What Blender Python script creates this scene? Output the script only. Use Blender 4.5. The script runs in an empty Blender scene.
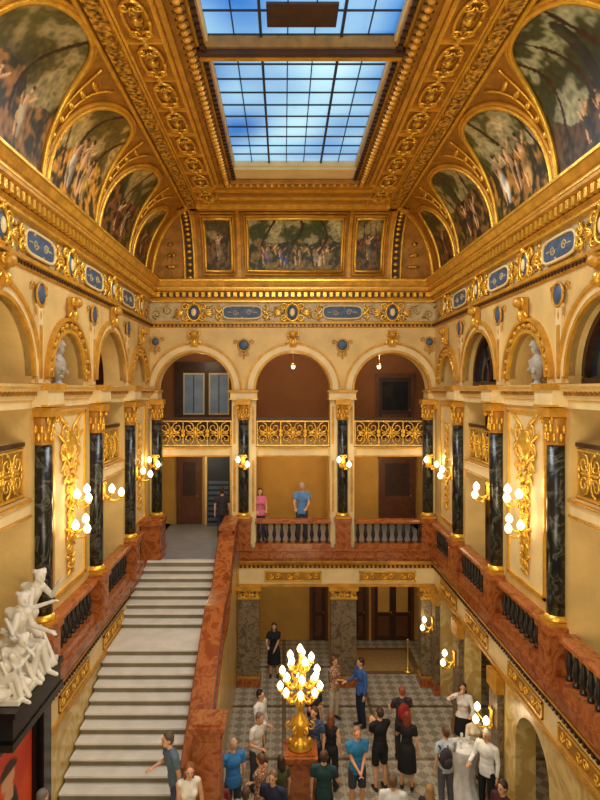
import bpy, math, random
from mathutils import Vector, Matrix, noise
random.seed(7)
sc=bpy.context.scene
COL=sc.collection
pi=math.pi
# ---------------------------------------------------------------- constants
ZC=8.86; XL=-4.02; XR=4.53; XC=0.255; YB=18.0; YF=4.3
Z1=4.12; Z2=7.15; ZE0=8.57; ZE1=8.95; ZF0=10.87; ZF1=11.5; ZT=12.1; ZCE=13.96
ZS=9.08; RO=1.12; RN=.84
def lin(c):
    c/=255.0
    return c/12.92 if c<=.04045 else ((c+.055)/1.055)**2.4
def C(r,g,b): return (lin(r),lin(g),lin(b))
# ---------------------------------------------------------------- materials
def newmat(name):
    m=bpy.data.materials.new(name); m.use_nodes=True
    nt=m.node_tree; b=nt.nodes['Principled BSDF']; return m,nt,b
def mat(name,col,rough=.5,metal=0.,var=.15,scale=3.,bump=0.,bscale=25.,emis=None,es=0.,dark=None):
    m,nt,b=newmat(name)
    b.inputs['Roughness'].default_value=rough; b.inputs['Metallic'].default_value=metal
    tc=nt.nodes.new('ShaderNodeTexCoord')
    n=nt.nodes.new('ShaderNodeTexNoise'); n.inputs['Scale'].default_value=scale; n.inputs['Detail'].default_value=4
    nt.links.new(tc.outputs['Object'],n.inputs['Vector'])
    r=nt.nodes.new('ShaderNodeValToRGB')
    lo=dark if dark else tuple(max(0,c*(1-var)) for c in col); hi=tuple(min(1,c*(1+var)) for c in col)
    r.color_ramp.elements[0].position=.35; r.color_ramp.elements[1].position=.65
    r.color_ramp.elements[0].color=(*lo,1); r.color_ramp.elements[1].color=(*hi,1)
    nt.links.new(n.outputs['Fac'],r.inputs['Fac']); nt.links.new(r.outputs['Color'],b.inputs['Base Color'])
    if bump>0:
        n2=nt.nodes.new('ShaderNodeTexNoise'); n2.inputs['Scale'].default_value=bscale; n2.inputs['Detail'].default_value=3
        nt.links.new(tc.outputs['Object'],n2.inputs['Vector'])
        bp=nt.nodes.new('ShaderNodeBump'); bp.inputs['Strength'].default_value=bump; bp.inputs['Distance'].default_value=.05
        nt.links.new(n2.outputs['Fac'],bp.inputs['Height']); nt.links.new(bp.outputs['Normal'],b.inputs['Normal'])
    if emis:
        b.inputs['Emission Color'].default_value=(*emis,1); b.inputs['Emission Strength'].default_value=es
    return m
def marble(name,c1,c2,scale=2.,rough=.25,pos=.5,wid=.04):
    m,nt,b=newmat(name); b.inputs['Roughness'].default_value=rough
    tc=nt.nodes.new('ShaderNodeTexCoord')
    n=nt.nodes.new('ShaderNodeTexNoise'); n.inputs['Scale'].default_value=scale; n.inputs['Detail'].default_value=6; n.inputs['Distortion'].default_value=1.5
    nt.links.new(tc.outputs['Object'],n.inputs['Vector'])
    r=nt.nodes.new('ShaderNodeValToRGB'); e=r.color_ramp.elements
    e[0].position=pos-wid*2.5; e[0].color=(*c1,1); e[1].position=pos; e[1].color=(*c2,1)
    e3=e.new(pos+wid); e3.color=(*[.7*a+.3*q for a,q in zip(c1,c2)],1); e4=e.new(pos+wid*4); e4.color=(*[a*1.15 for a in c1],1)
    nt.links.new(n.outputs['Fac'],r.inputs['Fac']); nt.links.new(r.outputs['Color'],b.inputs['Base Color'])
    return m
def attrmat(name,rough=.6,emit=0.):
    m,nt,b=newmat(name); a=nt.nodes.new('ShaderNodeAttribute'); a.attribute_name='Col'
    nt.links.new(a.outputs['Color'],b.inputs['Base Color']); b.inputs['Roughness'].default_value=rough
    if emit:
        nt.links.new(a.outputs['Color'],b.inputs['Emission Color']); b.inputs['Emission Strength'].default_value=emit
    return m
M={}
M['wall']=mat('ochre_plaster',C(214,178,108),.55,0,.12,1.5,.15,12)
M['cream']=mat('cream_plaster',C(226,200,142),.5,0,.08,2)
M['goldp']=mat('gold_paint',C(200,144,44),.42,.25,.2,4,.35,18)
M['goldd']=mat('deep_gold_paint',C(168,114,32),.45,.25,.22,4,.3,14)
M['gold']=mat('bright_gilding',C(242,190,70),.28,.65,.15,6,.2,30)
M['orn']=mat('cavity_shaded_gilding',C(228,172,62),.36,.45,.3,14,.9,22,dark=C(78,46,8))  # dark noise patches put the shade of carved hollows into the colour
M['white']=mat('white_marble',C(214,206,190),.4,0,.1,3)
M['bustst']=mat('grey_marble',C(168,158,142),.45,0,.12,4)
M['black']=marble('black_marble',C(16,19,18),C(92,92,78),3.5,.28,.53,.022)
M['brown']=marble('red_brown_marble',C(126,58,22),C(176,104,52),2.6,.22,.5,.07)
M['dbal']=mat('dark_baluster_stone',C(34,30,28),.3,0,.3,6)
M['ymarb']=marble('yellow_marble',C(180,142,66),C(222,196,128),1.6,.3,.5,.08)
M['gmarb']=marble('grey_brown_marble',C(70,58,42),C(140,120,92),4,.3,.5,.07)
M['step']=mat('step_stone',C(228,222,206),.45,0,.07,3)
M['riser']=mat('shaded_riser_stone',C(130,120,98),.6,0,.1,3)  # step stone in a darker tone, the risers' shade put into the colour
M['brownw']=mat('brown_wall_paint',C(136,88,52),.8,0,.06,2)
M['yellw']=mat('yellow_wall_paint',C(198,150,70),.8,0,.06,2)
M['beigew']=mat('beige_wall_paint',C(206,192,156),.8,0,.05,2)
M['wood']=mat('dark_wood',C(56,30,16),.4,0,.3,5)
M['woodm']=mat('mid_wood',C(96,52,24),.4,0,.2,5)
M['darkgl']=mat('dark_glass',C(34,40,46),.08,0,.2,2)
M['palegl']=mat('pale_window_glass',C(110,126,138),.1,0,.2,2,emis=C(120,145,165),es=.15)
M['blue']=mat('slate_blue_tablet',C(64,84,108),.5,0,.3,9,.2,30)
M['friezebg']=mat('frieze_ground',C(192,170,120),.55,0,.18,5,.3,25)
M['glow']=mat('lit_frosted_glass',C(255,240,200),.4,0,.02,2,emis=(1.,.86,.54),es=3.4)
M['paint']=attrmat('oil_painting',.5)
M['sky']=attrmat('backlit_glass',.3,.95)
M['deckfl']=mat('stone_deck',C(140,142,146),.35,0,.1,3)
M['iron']=mat('dark_iron',C(40,48,58),.5,.3,.1,5)
M['plinth']=mat('black_plinth',C(20,18,18),.25,0,.2,5)
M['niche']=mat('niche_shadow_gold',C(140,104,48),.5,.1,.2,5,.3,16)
def tiles():
    m,nt,b=newmat('mosaic_tiles'); b.inputs['Roughness'].default_value=.3
    tc=nt.nodes.new('ShaderNodeTexCoord'); mp=nt.nodes.new('ShaderNodeMapping'); mp.inputs['Rotation'].default_value=(0,0,pi/4)
    nt.links.new(tc.outputs['Object'],mp.inputs['Vector'])
    ch=nt.nodes.new('ShaderNodeTexChecker'); ch.inputs['Scale'].default_value=4.2
    ch.inputs['Color1'].default_value=(*C(188,180,160),1); ch.inputs['Color2'].default_value=(*C(146,138,120),1)
    nt.links.new(mp.outputs['Vector'],ch.inputs['Vector'])
    ch2=nt.nodes.new('ShaderNodeTexChecker'); ch2.inputs['Scale'].default_value=16.8
    ch2.inputs['Color1'].default_value=(1,1,1,1); ch2.inputs['Color2'].default_value=(.66,.64,.6,1)
    nt.links.new(mp.outputs['Vector'],ch2.inputs['Vector'])
    mx=nt.nodes.new('ShaderNodeMixRGB'); mx.blend_type='MULTIPLY'; mx.inputs['Fac'].default_value=.6
    nt.links.new(ch.outputs['Color'],mx.inputs['Color1']); nt.links.new(ch2.outputs['Color'],mx.inputs['Color2'])
    br=nt.nodes.new('ShaderNodeTexBrick'); br.offset=0; br.inputs['Scale'].default_value=1.; br.inputs['Brick Width'].default_value=2.4; br.inputs['Row Height'].default_value=2.4; br.inputs['Mortar Size'].default_value=.06
    br.inputs['Color1'].default_value=(1,1,1,1); br.inputs['Color2'].default_value=(1,1,1,1); br.inputs['Mortar'].default_value=(.35,.28,.2,1)
    nt.links.new(tc.outputs['Object'],br.inputs['Vector'])
    m2=nt.nodes.new('ShaderNodeMixRGB'); m2.blend_type='MULTIPLY'; m2.inputs['Fac'].default_value=1
    nt.links.new(mx.outputs['Color'],m2.inputs['Color1']); nt.links.new(br.outputs['Color'],m2.inputs['Color2'])
    nt.links.new(m2.outputs['Color'],b.inputs['Base Color']); return m
M['tiles']=tiles()
_cm={}
def cmat(c,name='cloth',rough=.8):
    k=(c,name)
    if k not in _cm: _cm[k]=mat('%s_%d_%d_%d'%(name,*c),C(*c),rough,0,.12,8)
    return _cm[k]
# ---------------------------------------------------------------- mesh builder
class MB:
    def __init__(s): s.v=[]; s.f=[]; s.m=[]; s.sm=[]; s.mats=[]; s.col=None
    def mi(s,m):
        if isinstance(m,str): m=M[m]
        if m not in s.mats: s.mats.append(m)
        return s.mats.index(m)
    def add(s,vs,fs,m,smooth=False):
        o=len(s.v); k=s.mi(m); s.v.extend([tuple(v) for v in vs])
        for f in fs: s.f.append(tuple(i+o for i in f)); s.m.append(k); s.sm.append(smooth)
    def box(s,x0,x1,y0,y1,z0,z1,m,P=None):
        vs=[(x,y,z) for x in(x0,x1) for y in(y0,y1) for z in(z0,z1)]
        if P: vs=[P(*v) for v in vs]
        s.add(vs,[(0,1,3,2),(4,6,7,5),(0,4,5,1),(2,3,7,6),(0,2,6,4),(1,5,7,3)],m)
    def prof(s,pts,u0,u1,m,P):
        n=len(pts); vs=[P(u0,d,z) for d,z in pts]+[P(u1,d,z) for d,z in pts]
        fs=[(i,(i+1)%n,n+(i+1)%n,n+i) for i in range(n)]+[tuple(range(n)),tuple(range(n,2*n))]
        s.add(vs,fs,m)
    def lathe(s,pr,c,m,n=12,sx=1,sy=1,smooth=True,a0=0,a1=2*pi):
        vs=[];fs=[]; full=abs(a1-a0-2*pi)<1e-4; N=n if full else n+1
        for r,z in pr:
            for i in range(N):
                a=a0+(a1-a0)*i/n; vs.append((c[0]+r*sx*math.cos(a),c[1]+r*sy*math.sin(a),c[2]+z))
        for j in range(len(pr)-1):
            for i in range(n):
                i2=(i+1)%N; fs.append((j*N+i,j*N+i2,(j+1)*N+i2,(j+1)*N+i))
        fs.append(tuple(range(N))); fs.append(tuple((len(pr)-1)*N+i for i in range(N)))
        s.add(vs,fs,m,smooth)
    def tube(s,pts,r,m,n=6,ref=None,smooth=True,flat=1.):
        pts=[Vector(p) for p in pts]; k=len(pts)
        if not hasattr(r,'__len__'): r=[r]*k
        vs=[];fs=[]; prev=None
        for i,p in enumerate(pts):
            t=(pts[min(i+1,k-1)]-pts[max(i-1,0)])
            if t.length<1e-9: t=Vector((0,0,1))
            t.normalize()
            a=Vector(ref) if ref is not None else (prev if prev is not None else (Vector((1,0,0)) if abs(t.x)<.8 else Vector((0,1,0))))
            a=a-t*a.dot(t)
            if a.length<1e-6: a=t.orthogonal()
            a.normalize(); prev=a; b=t.cross(a)
            for j in range(n):
                an=2*pi*j/n; vs.append(p+a*(r[i]*flat*math.cos(an))+b*(r[i]*math.sin(an)))
        for i in range(k-1):
            for j in range(n): fs.append((i*n+j,i*n+(j+1)%n,(i+1)*n+(j+1)%n,(i+1)*n+j))
        fs.append(tuple(range(n))); fs.append(tuple((k-1)*n+j for j in range(n)))
        s.add(vs,fs,m,smooth)
    def cap(s,p0,p1,r0,r1,m,n=10):
        p0=Vector(p0);p1=Vector(p1);d=(p1-p0)
        if d.length<1e-6:d=Vector((0,0,.001))
        d.normalize()
        s.tube([p0-d*r0,p0-d*r0*.7,p0,p1,p1+d*r1*.7,p1+d*r1],[r0*.1,r0*.71,r0,r1,r1*.71,r1*.1],m,n)
    def ell(s,c,r,m,n=12,k=8,R=None):
        vs=[];fs=[];c=Vector(c)
        for i in range(k+1):
            th=pi*i/k; th=min(max(th,.03),pi-.03)
            for j in range(n):
                ph=2*pi*j/n; p=Vector((r[0]*math.sin(th)*math.cos(ph),r[1]*math.sin(th)*math.sin(ph),r[2]*math.cos(th)))
                if R: p=R@p
                vs.append(c+p)
        for i in range(k):
            for j in range(n): fs.append((i*n+j,i*n+(j+1)%n,(i+1)*n+(j+1)%n,(i+1)*n+j))
        fs.append(tuple(range(n))); fs.append(tuple(k*n+j for j in range(n)))
        s.add(vs,fs,m,True)
    def ring(s,P,uc,zs,r0,r1,d0,d1,m,a0=0,a1=pi,n=24,ez=1.):
        vs=[];fs=[]
        for i in range(n+1):
            a=a0+(a1-a0)*i/n
            for r,d in((r0,d0),(r1,d0),(r1,d1),(r0,d1)): vs.append(P(uc+r*math.cos(a),d,zs+ez*r*math.sin(a)))
        for i in range(n):
            for j in range(4): fs.append((i*4+j,i*4+(j+1)%4,(i+1)*4+(j+1)%4,(i+1)*4+j))
        fs.append((0,1,2,3)); fs.append((n*4,n*4+1,n*4+2,n*4+3))
        s.add(vs,fs,m)
    def archwall(s,P,u0,u1,uc,r,z0,zs,zt,d0,d1,m,n=24):
        s.box(u0,uc-r,d0,d1,z0,zt,m,P); s.box(uc+r,u1,d0,d1,z0,zt,m,P)
        vs=[];fs=[]
        for i in range(n+1):
            a=pi*i/n; u=uc+r*math.cos(a); z=zs+r*math.sin(a)
            vs+= [P(u,d0,z),P(u,d0,zt),P(u,d1,zt),P(u,d1,z)]
        for i in range(n):
            for j in range(4): fs.append((i*4+j,i*4+(j+1)%4,(i+1)*4+(j+1)%4,(i+1)*4+j))
        s.add(vs,fs,m)
    def obj(s,name,parent=None,label=None,cat=None,kind=None,group=None,loc=None,rz=0):
        me=bpy.data.meshes.new(name); me.from_pydata(s.v,[],s.f); 
        for m in s.mats: me.materials.append(m)
        me.polygons.foreach_set('material_index',s.m); me.polygons.foreach_set('use_smooth',s.sm)
        if s.col:
            ca=me.color_attributes.new('Col','FLOAT_COLOR','POINT')
            for i,c in enumerate(s.col): ca.data[i].color=(*c,1)
        me.update()
        import bmesh
        bm=bmesh.new(); bm.from_mesh(me); bmesh.ops.recalc_face_normals(bm,faces=bm.faces); bm.to_mesh(me); bm.free()
        o=bpy.data.objects.new(name,me); COL.objects.link(o)
        meta(o,parent,label,cat,kind,group,loc,rz); return o
def meta(o,parent=None,label=None,cat=None,kind=None,group=None,loc=None,rz=0):
    if parent: o.parent=parent
    if label: o['label']=label
    if cat: o['category']=cat
    if kind: o['kind']=kind
    if group: o['group']=group
    if loc is not None: o.location=loc
    o.rotation_euler[2]=rz
def empty(name,label,cat,loc=(0,0,0),rz=0,group=None):
    e=bpy.data.objects.new(name,None); e.empty_display_size=.2; COL.objects.link(e)
    meta(e,None,label,cat,None,group,loc,rz); return e
def dup(root,loc,rz=0,label=None):
    def cp(o,par):
        c=o.copy(); COL.objects.link(c)
        if par: c.parent=par
        for ch in list(o.children): cp(ch,c)
        return c
    kids=list(root.children)
    r=root.copy(); COL.objects.link(r); r.location=loc; r.rotation_euler[2]=rz
    for k in kids: cp(k,r)
    if label: r['label']=label
    return r
def S(mb,name): return mb.obj(name,kind='structure',label=None)
PB=lambda u,d,z:(u,YB+d,z)
PL=lambda u,d,z:(XL-d,u,z)
PR=lambda u,d,z:(XR+d,u,z)
FR={'B':PB,'L':PL,'R':PR}
ROT={'B':0,'L':pi/2,'R':-pi/2}
def place(fr,u,d,z): return FR[fr](u,d,z)

# ================================================================= PEOPLE
REM=[]
def rem_obj(mb,name,vox,parent=None,sm=2,**k):
    o=mb.obj(name,parent=parent,**k)
    r=o.modifiers.new('r','REMESH'); r.mode='VOXEL'; r.voxel_size=vox; r.use_smooth_shade=True
    s=o.modifiers.new('s','SMOOTH'); s.iterations=sm; s.factor=.5
    REM.append(o); return o
def flush():
    bpy.context.view_layer.update()
    dg=bpy.context.evaluated_depsgraph_get()
    for o in REM:
        me=bpy.data.meshes.new_from_object(o.evaluated_get(dg)); o['_new']=me.name
    for o in REM:
        mats=list(o.data.materials); me=bpy.data.meshes[o['_new']]; del o['_new']
        o.modifiers.clear(); o.data=me
        if len(me.materials)==0:
            for m in mats: me.materials.append(m)
    REM.clear()
def ik(Sh,T,l1,l2,hint):
    Sh=Vector(Sh);T=Vector(T); d=T-Sh; L=min(d.length,l1+l2-.005); dn=d.normalized(); T=Sh+dn*L
    a=(l1*l1-l2*l2+L*L)/(2*L); h=math.sqrt(max(l1*l1-a*a,0))
    hv=Vector(hint); hv=hv-dn*hv.dot(dn); hv.normalize()
    return Sh+dn*a+hv*h, T
HANDS={'down':(.25,-.04,.84),'phone':(.06,-.30,1.30),'crossed':(-.08,-.17,1.14),'hip':(.20,-.04,1.0),
 'rail':(.16,-.34,1.06),'talk':(.20,-.32,1.12),'up':(.12,-.16,1.52),'front':(.03,-.22,.98),'back':(.08,.16,1.0)}
def hand(mb,w,fd,palm,s,m):
    w=Vector(w); fd=Vector(fd).normalized(); sd=Vector(palm); sd=(sd-fd*sd.dot(fd)).normalized(); nn=fd.cross(sd)
    pc=w+fd*.045*s
    mb.cap(w,w+fd*.07*s,.024*s,.03*s,m,8)
    mb.cap(pc-sd*.018*s,pc+sd*.018*s,.022*s,.022*s,m,6)
    for i,(o,L) in enumerate(((-.03,.062),(-.010,.078),(.011,.072),(.031,.055))):
        b=w+fd*.078*s+sd*o*s; mid=b+fd*L*.55*s; tip=mid+(fd*.8+nn*.55).normalized()*L*.5*s
        mb.cap(b,mid,.0105*s,.0098*s,m,6); mb.cap(mid,tip,.0098*s,.0085*s,m,6)
    tb=w+fd*.03*s-sd*.03*s; tm=tb+(fd*.6-sd*.75).normalized()*.04*s
    mb.cap(tb,tm,.013*s,.011*s,m,6); mb.cap(tm,tm+(fd*.9-sd*.2).normalized()*.03*s,.011*s,.009*s,m,6)
def person(label,x,y,z,H=1.75,face=0,top=(200,200,200),bot=(40,45,60),kind='trousers',hair=(60,40,25),
           long=False,sleeve='short',R='down',L='down',lean=0,skin=(224,170,130),fem=False,stride=.0,shoe=(40,35,32),bald=False,headt=0,patt=None):
    s=H/1.75; root=empty('person',label,'person',(x,y,z),math.radians(face))
    sk=cmat(skin,'skin',.55); tm=patt if patt else cmat(top); bm_=cmat(bot)
    ca,sa=math.cos(math.radians(lean)),math.sin(math.radians(lean)); hz=.93
    def U(p):
        X,Y,Z=p; Z-=hz; return Vector((X,Y*ca-Z*sa,Y*sa+Z*ca+hz))*s
    def V(p): return Vector(p)*s
    shw=.165 if fem else .195; hw=.165 if fem else .155; wst=.115 if fem else .14; ch=.145 if fem else .17
    RL=Matrix.Rotation(math.radians(lean),3,'X'); HT=Matrix.Rotation(math.radians(lean*.3+headt),3,'X')
    def torso(mb,m,e=0,z0=.93):
        mb.ell(U((0,.0,.95)),((hw+e)*s,(.105+e)*s,(.13+e)*s),m,14,8,RL)
        mb.ell(U((0,0,1.12)),((wst+e)*s,(.09+e)*s,(.2+e)*s),m,14,8,RL)
        mb.ell(U((0,-.005,1.31)),((ch+e)*s,(.108+e)*s,(.17+e*.6)*s),m,14,8,RL)
        mb.cap(U((-shw+.03,0,1.425)),U((shw-.03,0,1.425)),(.055+e*.6)*s,(.055+e*.6)*s,m,10)
        mb.cap(U((-shw*.5,0,1.45)),U((shw*.5,0,1.45)),(.05+e*.4)*s,(.05+e*.4)*s,m,10)
        if fem:
            for q in(-1,1): mb.ell(U((q*.07,-.085,1.28)),((.06+e)*s,(.055+e)*s,(.06+e)*s),m,10,6)
    legs=[]
    for q in(-1,1):
        hp=V((q*.09,0,.92)); kn=V((q*.105,-.02-q*stride*.5,.50)); an=V((q*.115,.03-q*stride,.085))
        legs.append((hp,kn,an))
    arms=[]
    for q,t in((1,L),(-1,R)):
        hx,hy,hzz=HANDS[t] if isinstance(t,str) else t
        sh=U((q*shw,0,1.42)); T=V((q*hx,hy,hzz))
        e,w=ik(sh,T,.285*s,.25*s,(q*.35,.6,-.5)); arms.append((q,sh,e,w))
    b=MB()
    torso(b,sk)
    for hp,kn,an in legs:
        mk=kn*.55+an*.45+Vector((0,.012,0))
        b.cap(hp,kn,.082*s,.055*s,sk); b.cap(kn,mk,.054*s,.052*s,sk); b.cap(mk,an,.052*s,.034*s,sk)
        b.cap(an+Vector((0,.02,-.045))*s,an+Vector((0,-.14,-.055))*s,.03*s,.026*s,sk)
    for q,sh,e,w in arms:
        b.cap(sh,e,.047*s,.037*s,sk); b.cap(e,w,.037*s,.025*s,sk)
        fd=(w-e).normalized(); hand(b,w,fd,(0,-q*1.0,0.1) if abs(fd.z)>.6 else (q*1.,0,0),s,sk)
    b.cap(U((0,0,1.44)),U((0,-.012,1.54)),.05*s,.047*s,sk)
    hc=U((0,-.02,1.635))
    def Hh(p): return hc+HT@(Vector(p)*s)
    b.ell(Hh((0,.005,.02)),(.074*s,.092*s,.098*s),sk,14,10,HT); b.ell(Hh((0,-.025,-.045)),(.055*s,.065*s,.07*s),sk,12,8,HT)
    b.cap(Hh((0,-.088,.015)),Hh((0,-.105,-.018)),.009*s,.014*s,sk,6)
    for q in(-1,1): b.ell(Hh((q*.076,.005,-.005)),(.012*s,.02*s,.03*s),sk,8,6,HT)
    rem_obj(b,'body',.0125,root,2)
    for q in(-1,1):
        ey=MB(); ey.ell(Hh((q*.03,-.083,.012)),(.013*s,.009*s,.008*s),cmat((50,35,28),'eye',.3),8,6,HT); ey.obj('eye',root)
    mo=MB(); mo.ell(Hh((0,-.086,-.052)),(.022*s,.009*s,.007*s),cmat((165,80,70),'lips',.5),8,6,HT); mo.obj('mouth',root)
    if not bald:
        h=MB(); hm=cmat(hair,'hair',.6)
        h.ell(Hh((0,.022,.045)),(.085*s,.094*s,.092*s),hm,16,10,HT)
        h.ell(Hh((0,.045,-.005)),(.080*s,.065*s,.085*s),hm,14,8,HT)
        if long:
            h.ell(Hh((0,.07,-.09)),(.085*s,.05*s,.15*s),hm,14,8,HT)
            for q in(-1,1): h.ell(Hh((q*.07,.02,-.06)),(.025*s,.045*s,.11*s),hm,8,8,HT)
        rem_obj(h,'hair',.018,root,1)
    g=MB(); torso(g,tm,.016)
    g.tube([U((0,0,.84)),U((0,0,.95)),U((0,0,1.05))],[(hw+.022)*s,(hw+.02)*s,(wst+.02)*s],tm,14,ref=(0,1,0),flat=.72)
    for q,sh,e,w in arms:
        if sleeve=='long': g.tube([sh,e,w],[.062*s,.05*s,.036*s],tm,10); g.ell(e,(.05*s,)*3,tm); g.ell(sh,(.062*s,)*3,tm)
        elif sleeve=='short': g.tube([sh,sh.lerp(e,.62)],[.063*s,.06*s],tm,10); g.ell(sh,(.062*s,)*3,tm)
    if kind=='dress': skirt(g,tm,s,hw,.42)
    rem_obj(g,'dress' if kind=='dress' else 'shirt',.017,root,2)
    if kind in('trousers','shorts','skirt'):
        t=MB(); t.ell(V((0,0,.94)),((hw+.012)*s,.115*s,.12*s),bm_)
        if kind=='skirt': skirt(t,bm_,s,hw,.48)
        else:
            for hp,kn,an in legs:
                t.cap(hp,hp.lerp(kn,.3),.095*s,.088*s,bm_)
                if kind=='trousers': t.tube([hp,kn,an+Vector((0,0,.0))],[.096*s,.072*s,.058*s],bm_,12)
                else: t.tube([hp,hp.lerp(kn,.9)],[.1*s,.085*s],bm_,12)
        rem_obj(t,kind,.018,root,2)
    for hp,kn,an in legs:
        sm=MB(); m=cmat(shoe,'shoe',.5)
        sm.cap(an+Vector((0,.025,-.043))*s,an+Vector((0,-.15,-.05))*s,.041*s,.034*s,m,10); sm.cap(an+Vector((0,.01,-.02))*s,an+Vector((0,-.02,-.04))*s,.04*s,.04*s,m,10)
        sm.obj('shoe',root)
    return root
def skirt(g,m,s,hw,zb):
    g.lathe([(.12*s,1.04*s),((hw+.025)*s,.92*s),((hw+.045)*s,.7*s),((hw+.06)*s,zb*s),((hw+.0)*s,zb*s)],(0,0,0),m,16,1,.75)
def PP(px,yh,H=1.75,z=0):
    Y=(ZC-z-H)*600/(yh-390); return ((px-284)*Y/600,Y,z)
def spot(px,yh,H=1.75,z=0): return dict(zip('xyz',PP(px,yh,H,z)),H=H)
def pattern_mat(name,c1,c2,sc_=40):
    m,nt,b=newmat(name); tc=nt.nodes.new('ShaderNodeTexCoord'); v=nt.nodes.new('ShaderNodeTexVoronoi'); v.inputs['Scale'].default_value=sc_
    nt.links.new(tc.outputs['Object'],v.inputs['Vector']); r=nt.nodes.new('ShaderNodeValToRGB'); r.color_ramp.interpolation='CONSTANT'
    r.color_ramp.elements[0].color=(*C(*c1),1); r.color_ramp.elements[1].position=.42; r.color_ramp.elements[1].color=(*C(*c2),1)
    nt.links.new(v.outputs['Distance'],r.inputs['Fac']); nt.links.new(r.outputs['Color'],b.inputs['Base Color']); b.inputs['Roughness'].default_value=.8; return m
floral=pattern_mat('beige_floral_cloth',(225,200,165),(150,95,70)); plaid=pattern_mat('blue_check_cloth',(90,110,150),(50,62,95),30)
person('woman in black dress standing near the stone pier',**spot(274,623,1.66),top=(25,25,30),kind='dress',fem=True,long=True,hair=(45,28,20),R='talk',L='front')
person('man in blue long-sleeved shirt and navy trousers talking',**spot(361,658,1.80),face=-70,top=(60,100,170),bot=(30,36,60),sleeve='long',R='talk',hair=(50,32,22))
person('woman in patterned beige blouse facing a companion',**spot(334,657,1.68),face=40,patt=floral,bot=(205,190,165),fem=True,hair=(120,75,40),R='crossed',L='crossed')
person('man in dark shirt standing in the crowd',**spot(313,683,1.74),face=30,top=(45,45,58),bot=(45,45,50),R='phone')
person('man in white shirt with dark hair in the crowd',**spot(260,690,1.76),face=60,top=(235,235,230),bot=(50,55,75),sleeve='long',hair=(30,22,18),R='talk')
person('man in white short-sleeved shirt leaning in to talk',**spot(256,711,1.74),face=50,top=(228,225,218),bot=(70,72,80),R='talk',hair=(130,110,90),lean=8)
person('man in blue checked shirt near the candelabra',**spot(314,707,1.78),face=-30,patt=plaid,bot=(40,42,60),R='talk',hair=(90,60,38))
person('woman in black sleeveless top seen from behind',**spot(331,714,1.66),face=150,top=(22,22,26),bot=(40,40,48),sleeve='none',fem=True,long=True,hair=(120,70,40))
person('man in bright blue t-shirt and shorts facing forward',**spot(357,727,1.8),face=10,top=(45,125,175),bot=(58,62,74),kind='shorts',hair=(150,115,85),R='front',L='front',skin=(230,165,125))
person('man in black t-shirt and shorts looking at a phone',**spot(380,708,1.8),face=-160,top=(20,20,22),bot=(28,28,32),kind='shorts',hair=(60,42,30),R='phone',L='phone')
person('red-haired woman in a loose black dress',**spot(407,712,1.7),face=160,top=(24,22,24),kind='dress',fem=True,long=True,hair=(125,52,26),L='talk')
person('man in dark shirt wearing a red backpack',**spot(402,687,1.72),face=190,top=(58,48,54),bot=(40,40,48),hair=(150,80,50),L='talk')
person('woman in white cardigan holding her hand up',**spot(463,683,1.72),face=-20,top=(240,235,225),bot=(28,26,28),kind='skirt',sleeve='long',fem=True,long=True,hair=(70,42,26),L='talk',R='up')
person('elderly person in cream blouse behind the table',**spot(474,713,1.52),face=10,top=(238,222,190),bot=(190,170,140),fem=True,sleeve='long',hair=(225,215,195),L='talk',R='talk')
person('man in pale blue shirt with back turned',**spot(446,727,1.76),face=200,top=(190,205,220),bot=(95,98,108),hair=(95,68,48),R='talk')
person('grey-haired man in white shirt and black trousers at the table',**spot(487,729,1.8),face=-50,top=(240,240,238),bot=(24,24,28),hair=(215,212,205),sleeve='long',R='talk')
person('man in white t-shirt at the front of the crowd',**spot(393,776,1.74),face=170,top=(232,232,228),bot=(60,60,70),hair=(110,80,50))
person('woman in dark top with blond hair',**spot(430,785,1.64),face=150,top=(40,38,44),bot=(40,40,50),fem=True,long=True,hair=(170,130,80))
person('man in dark red polo shirt near the wall',**spot(503,781,1.74),face=-60,top=(70,34,34),bot=(30,30,34),hair=(60,45,35))
person('man in dark teal shirt seen from behind',**spot(324,751,1.78),face=170,top=(28,62,66),bot=(35,36,44),hair=(75,52,36),R='talk')
person('woman in olive top listening by the pedestal',**spot(281,756,1.62),face=-140,top=(72,74,48),bot=(50,50,55),fem=True,hair=(60,40,28),long=True)
person('woman in patterned summer blouse with arms folded',**spot(261,754,1.66),face=-120,patt=floral,bot=(70,65,70),fem=True,hair=(105,70,42),R='crossed',L='crossed')
person('man in royal blue t-shirt with thinning hair',**spot(233,739,1.8),face=-150,top=(50,120,190),bot=(70,74,84),hair=(190,160,130),L='talk',skin=(232,170,132))
person('man in navy polo standing in the crowd',**spot(273,771,1.76),face=-20,top=(34,40,66),bot=(45,45,55),hair=(130,100,74))
person('red-haired woman in burgundy top',**spot(218,776,1.66),face=-170,top=(120,46,42),bot=(50,44,50),fem=True,long=True,hair=(110,46,24))
person('man in grey polo looking down',**spot(246,788,1.72),face=150,top=(150,150,148),bot=(60,60,64),hair=(80,60,45))
person('woman in white sleeveless top on the landing',x=-1.50,y=9.35,z=1.45,H=1.66,face=20,top=(235,228,215),bot=(190,170,150),sleeve='none',fem=True,hair=(140,80,40),long=True,R='front',lean=8)
person('man in grey-blue t-shirt walking on the landing',x=-1.80,y=9.98,z=1.45,H=1.76,face=-60,top=(98,118,132),bot=(70,80,100),hair=(95,75,58),R='talk',lean=10,stride=.12)
person('grey-haired man on the landing below the sculpture',**spot(42,790,1.6,1.45),face=150,top=(90,92,96),bot=(60,60,66),hair=(120,112,100))
person('woman in pink top resting at the balustrade',x=(260-284)*18.9/600,y=18.9,z=Z1,H=1.64,face=10,top=(232,120,150),bot=(70,60,80),fem=True,hair=(90,50,30),long=True,R='rail',L='rail')
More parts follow.
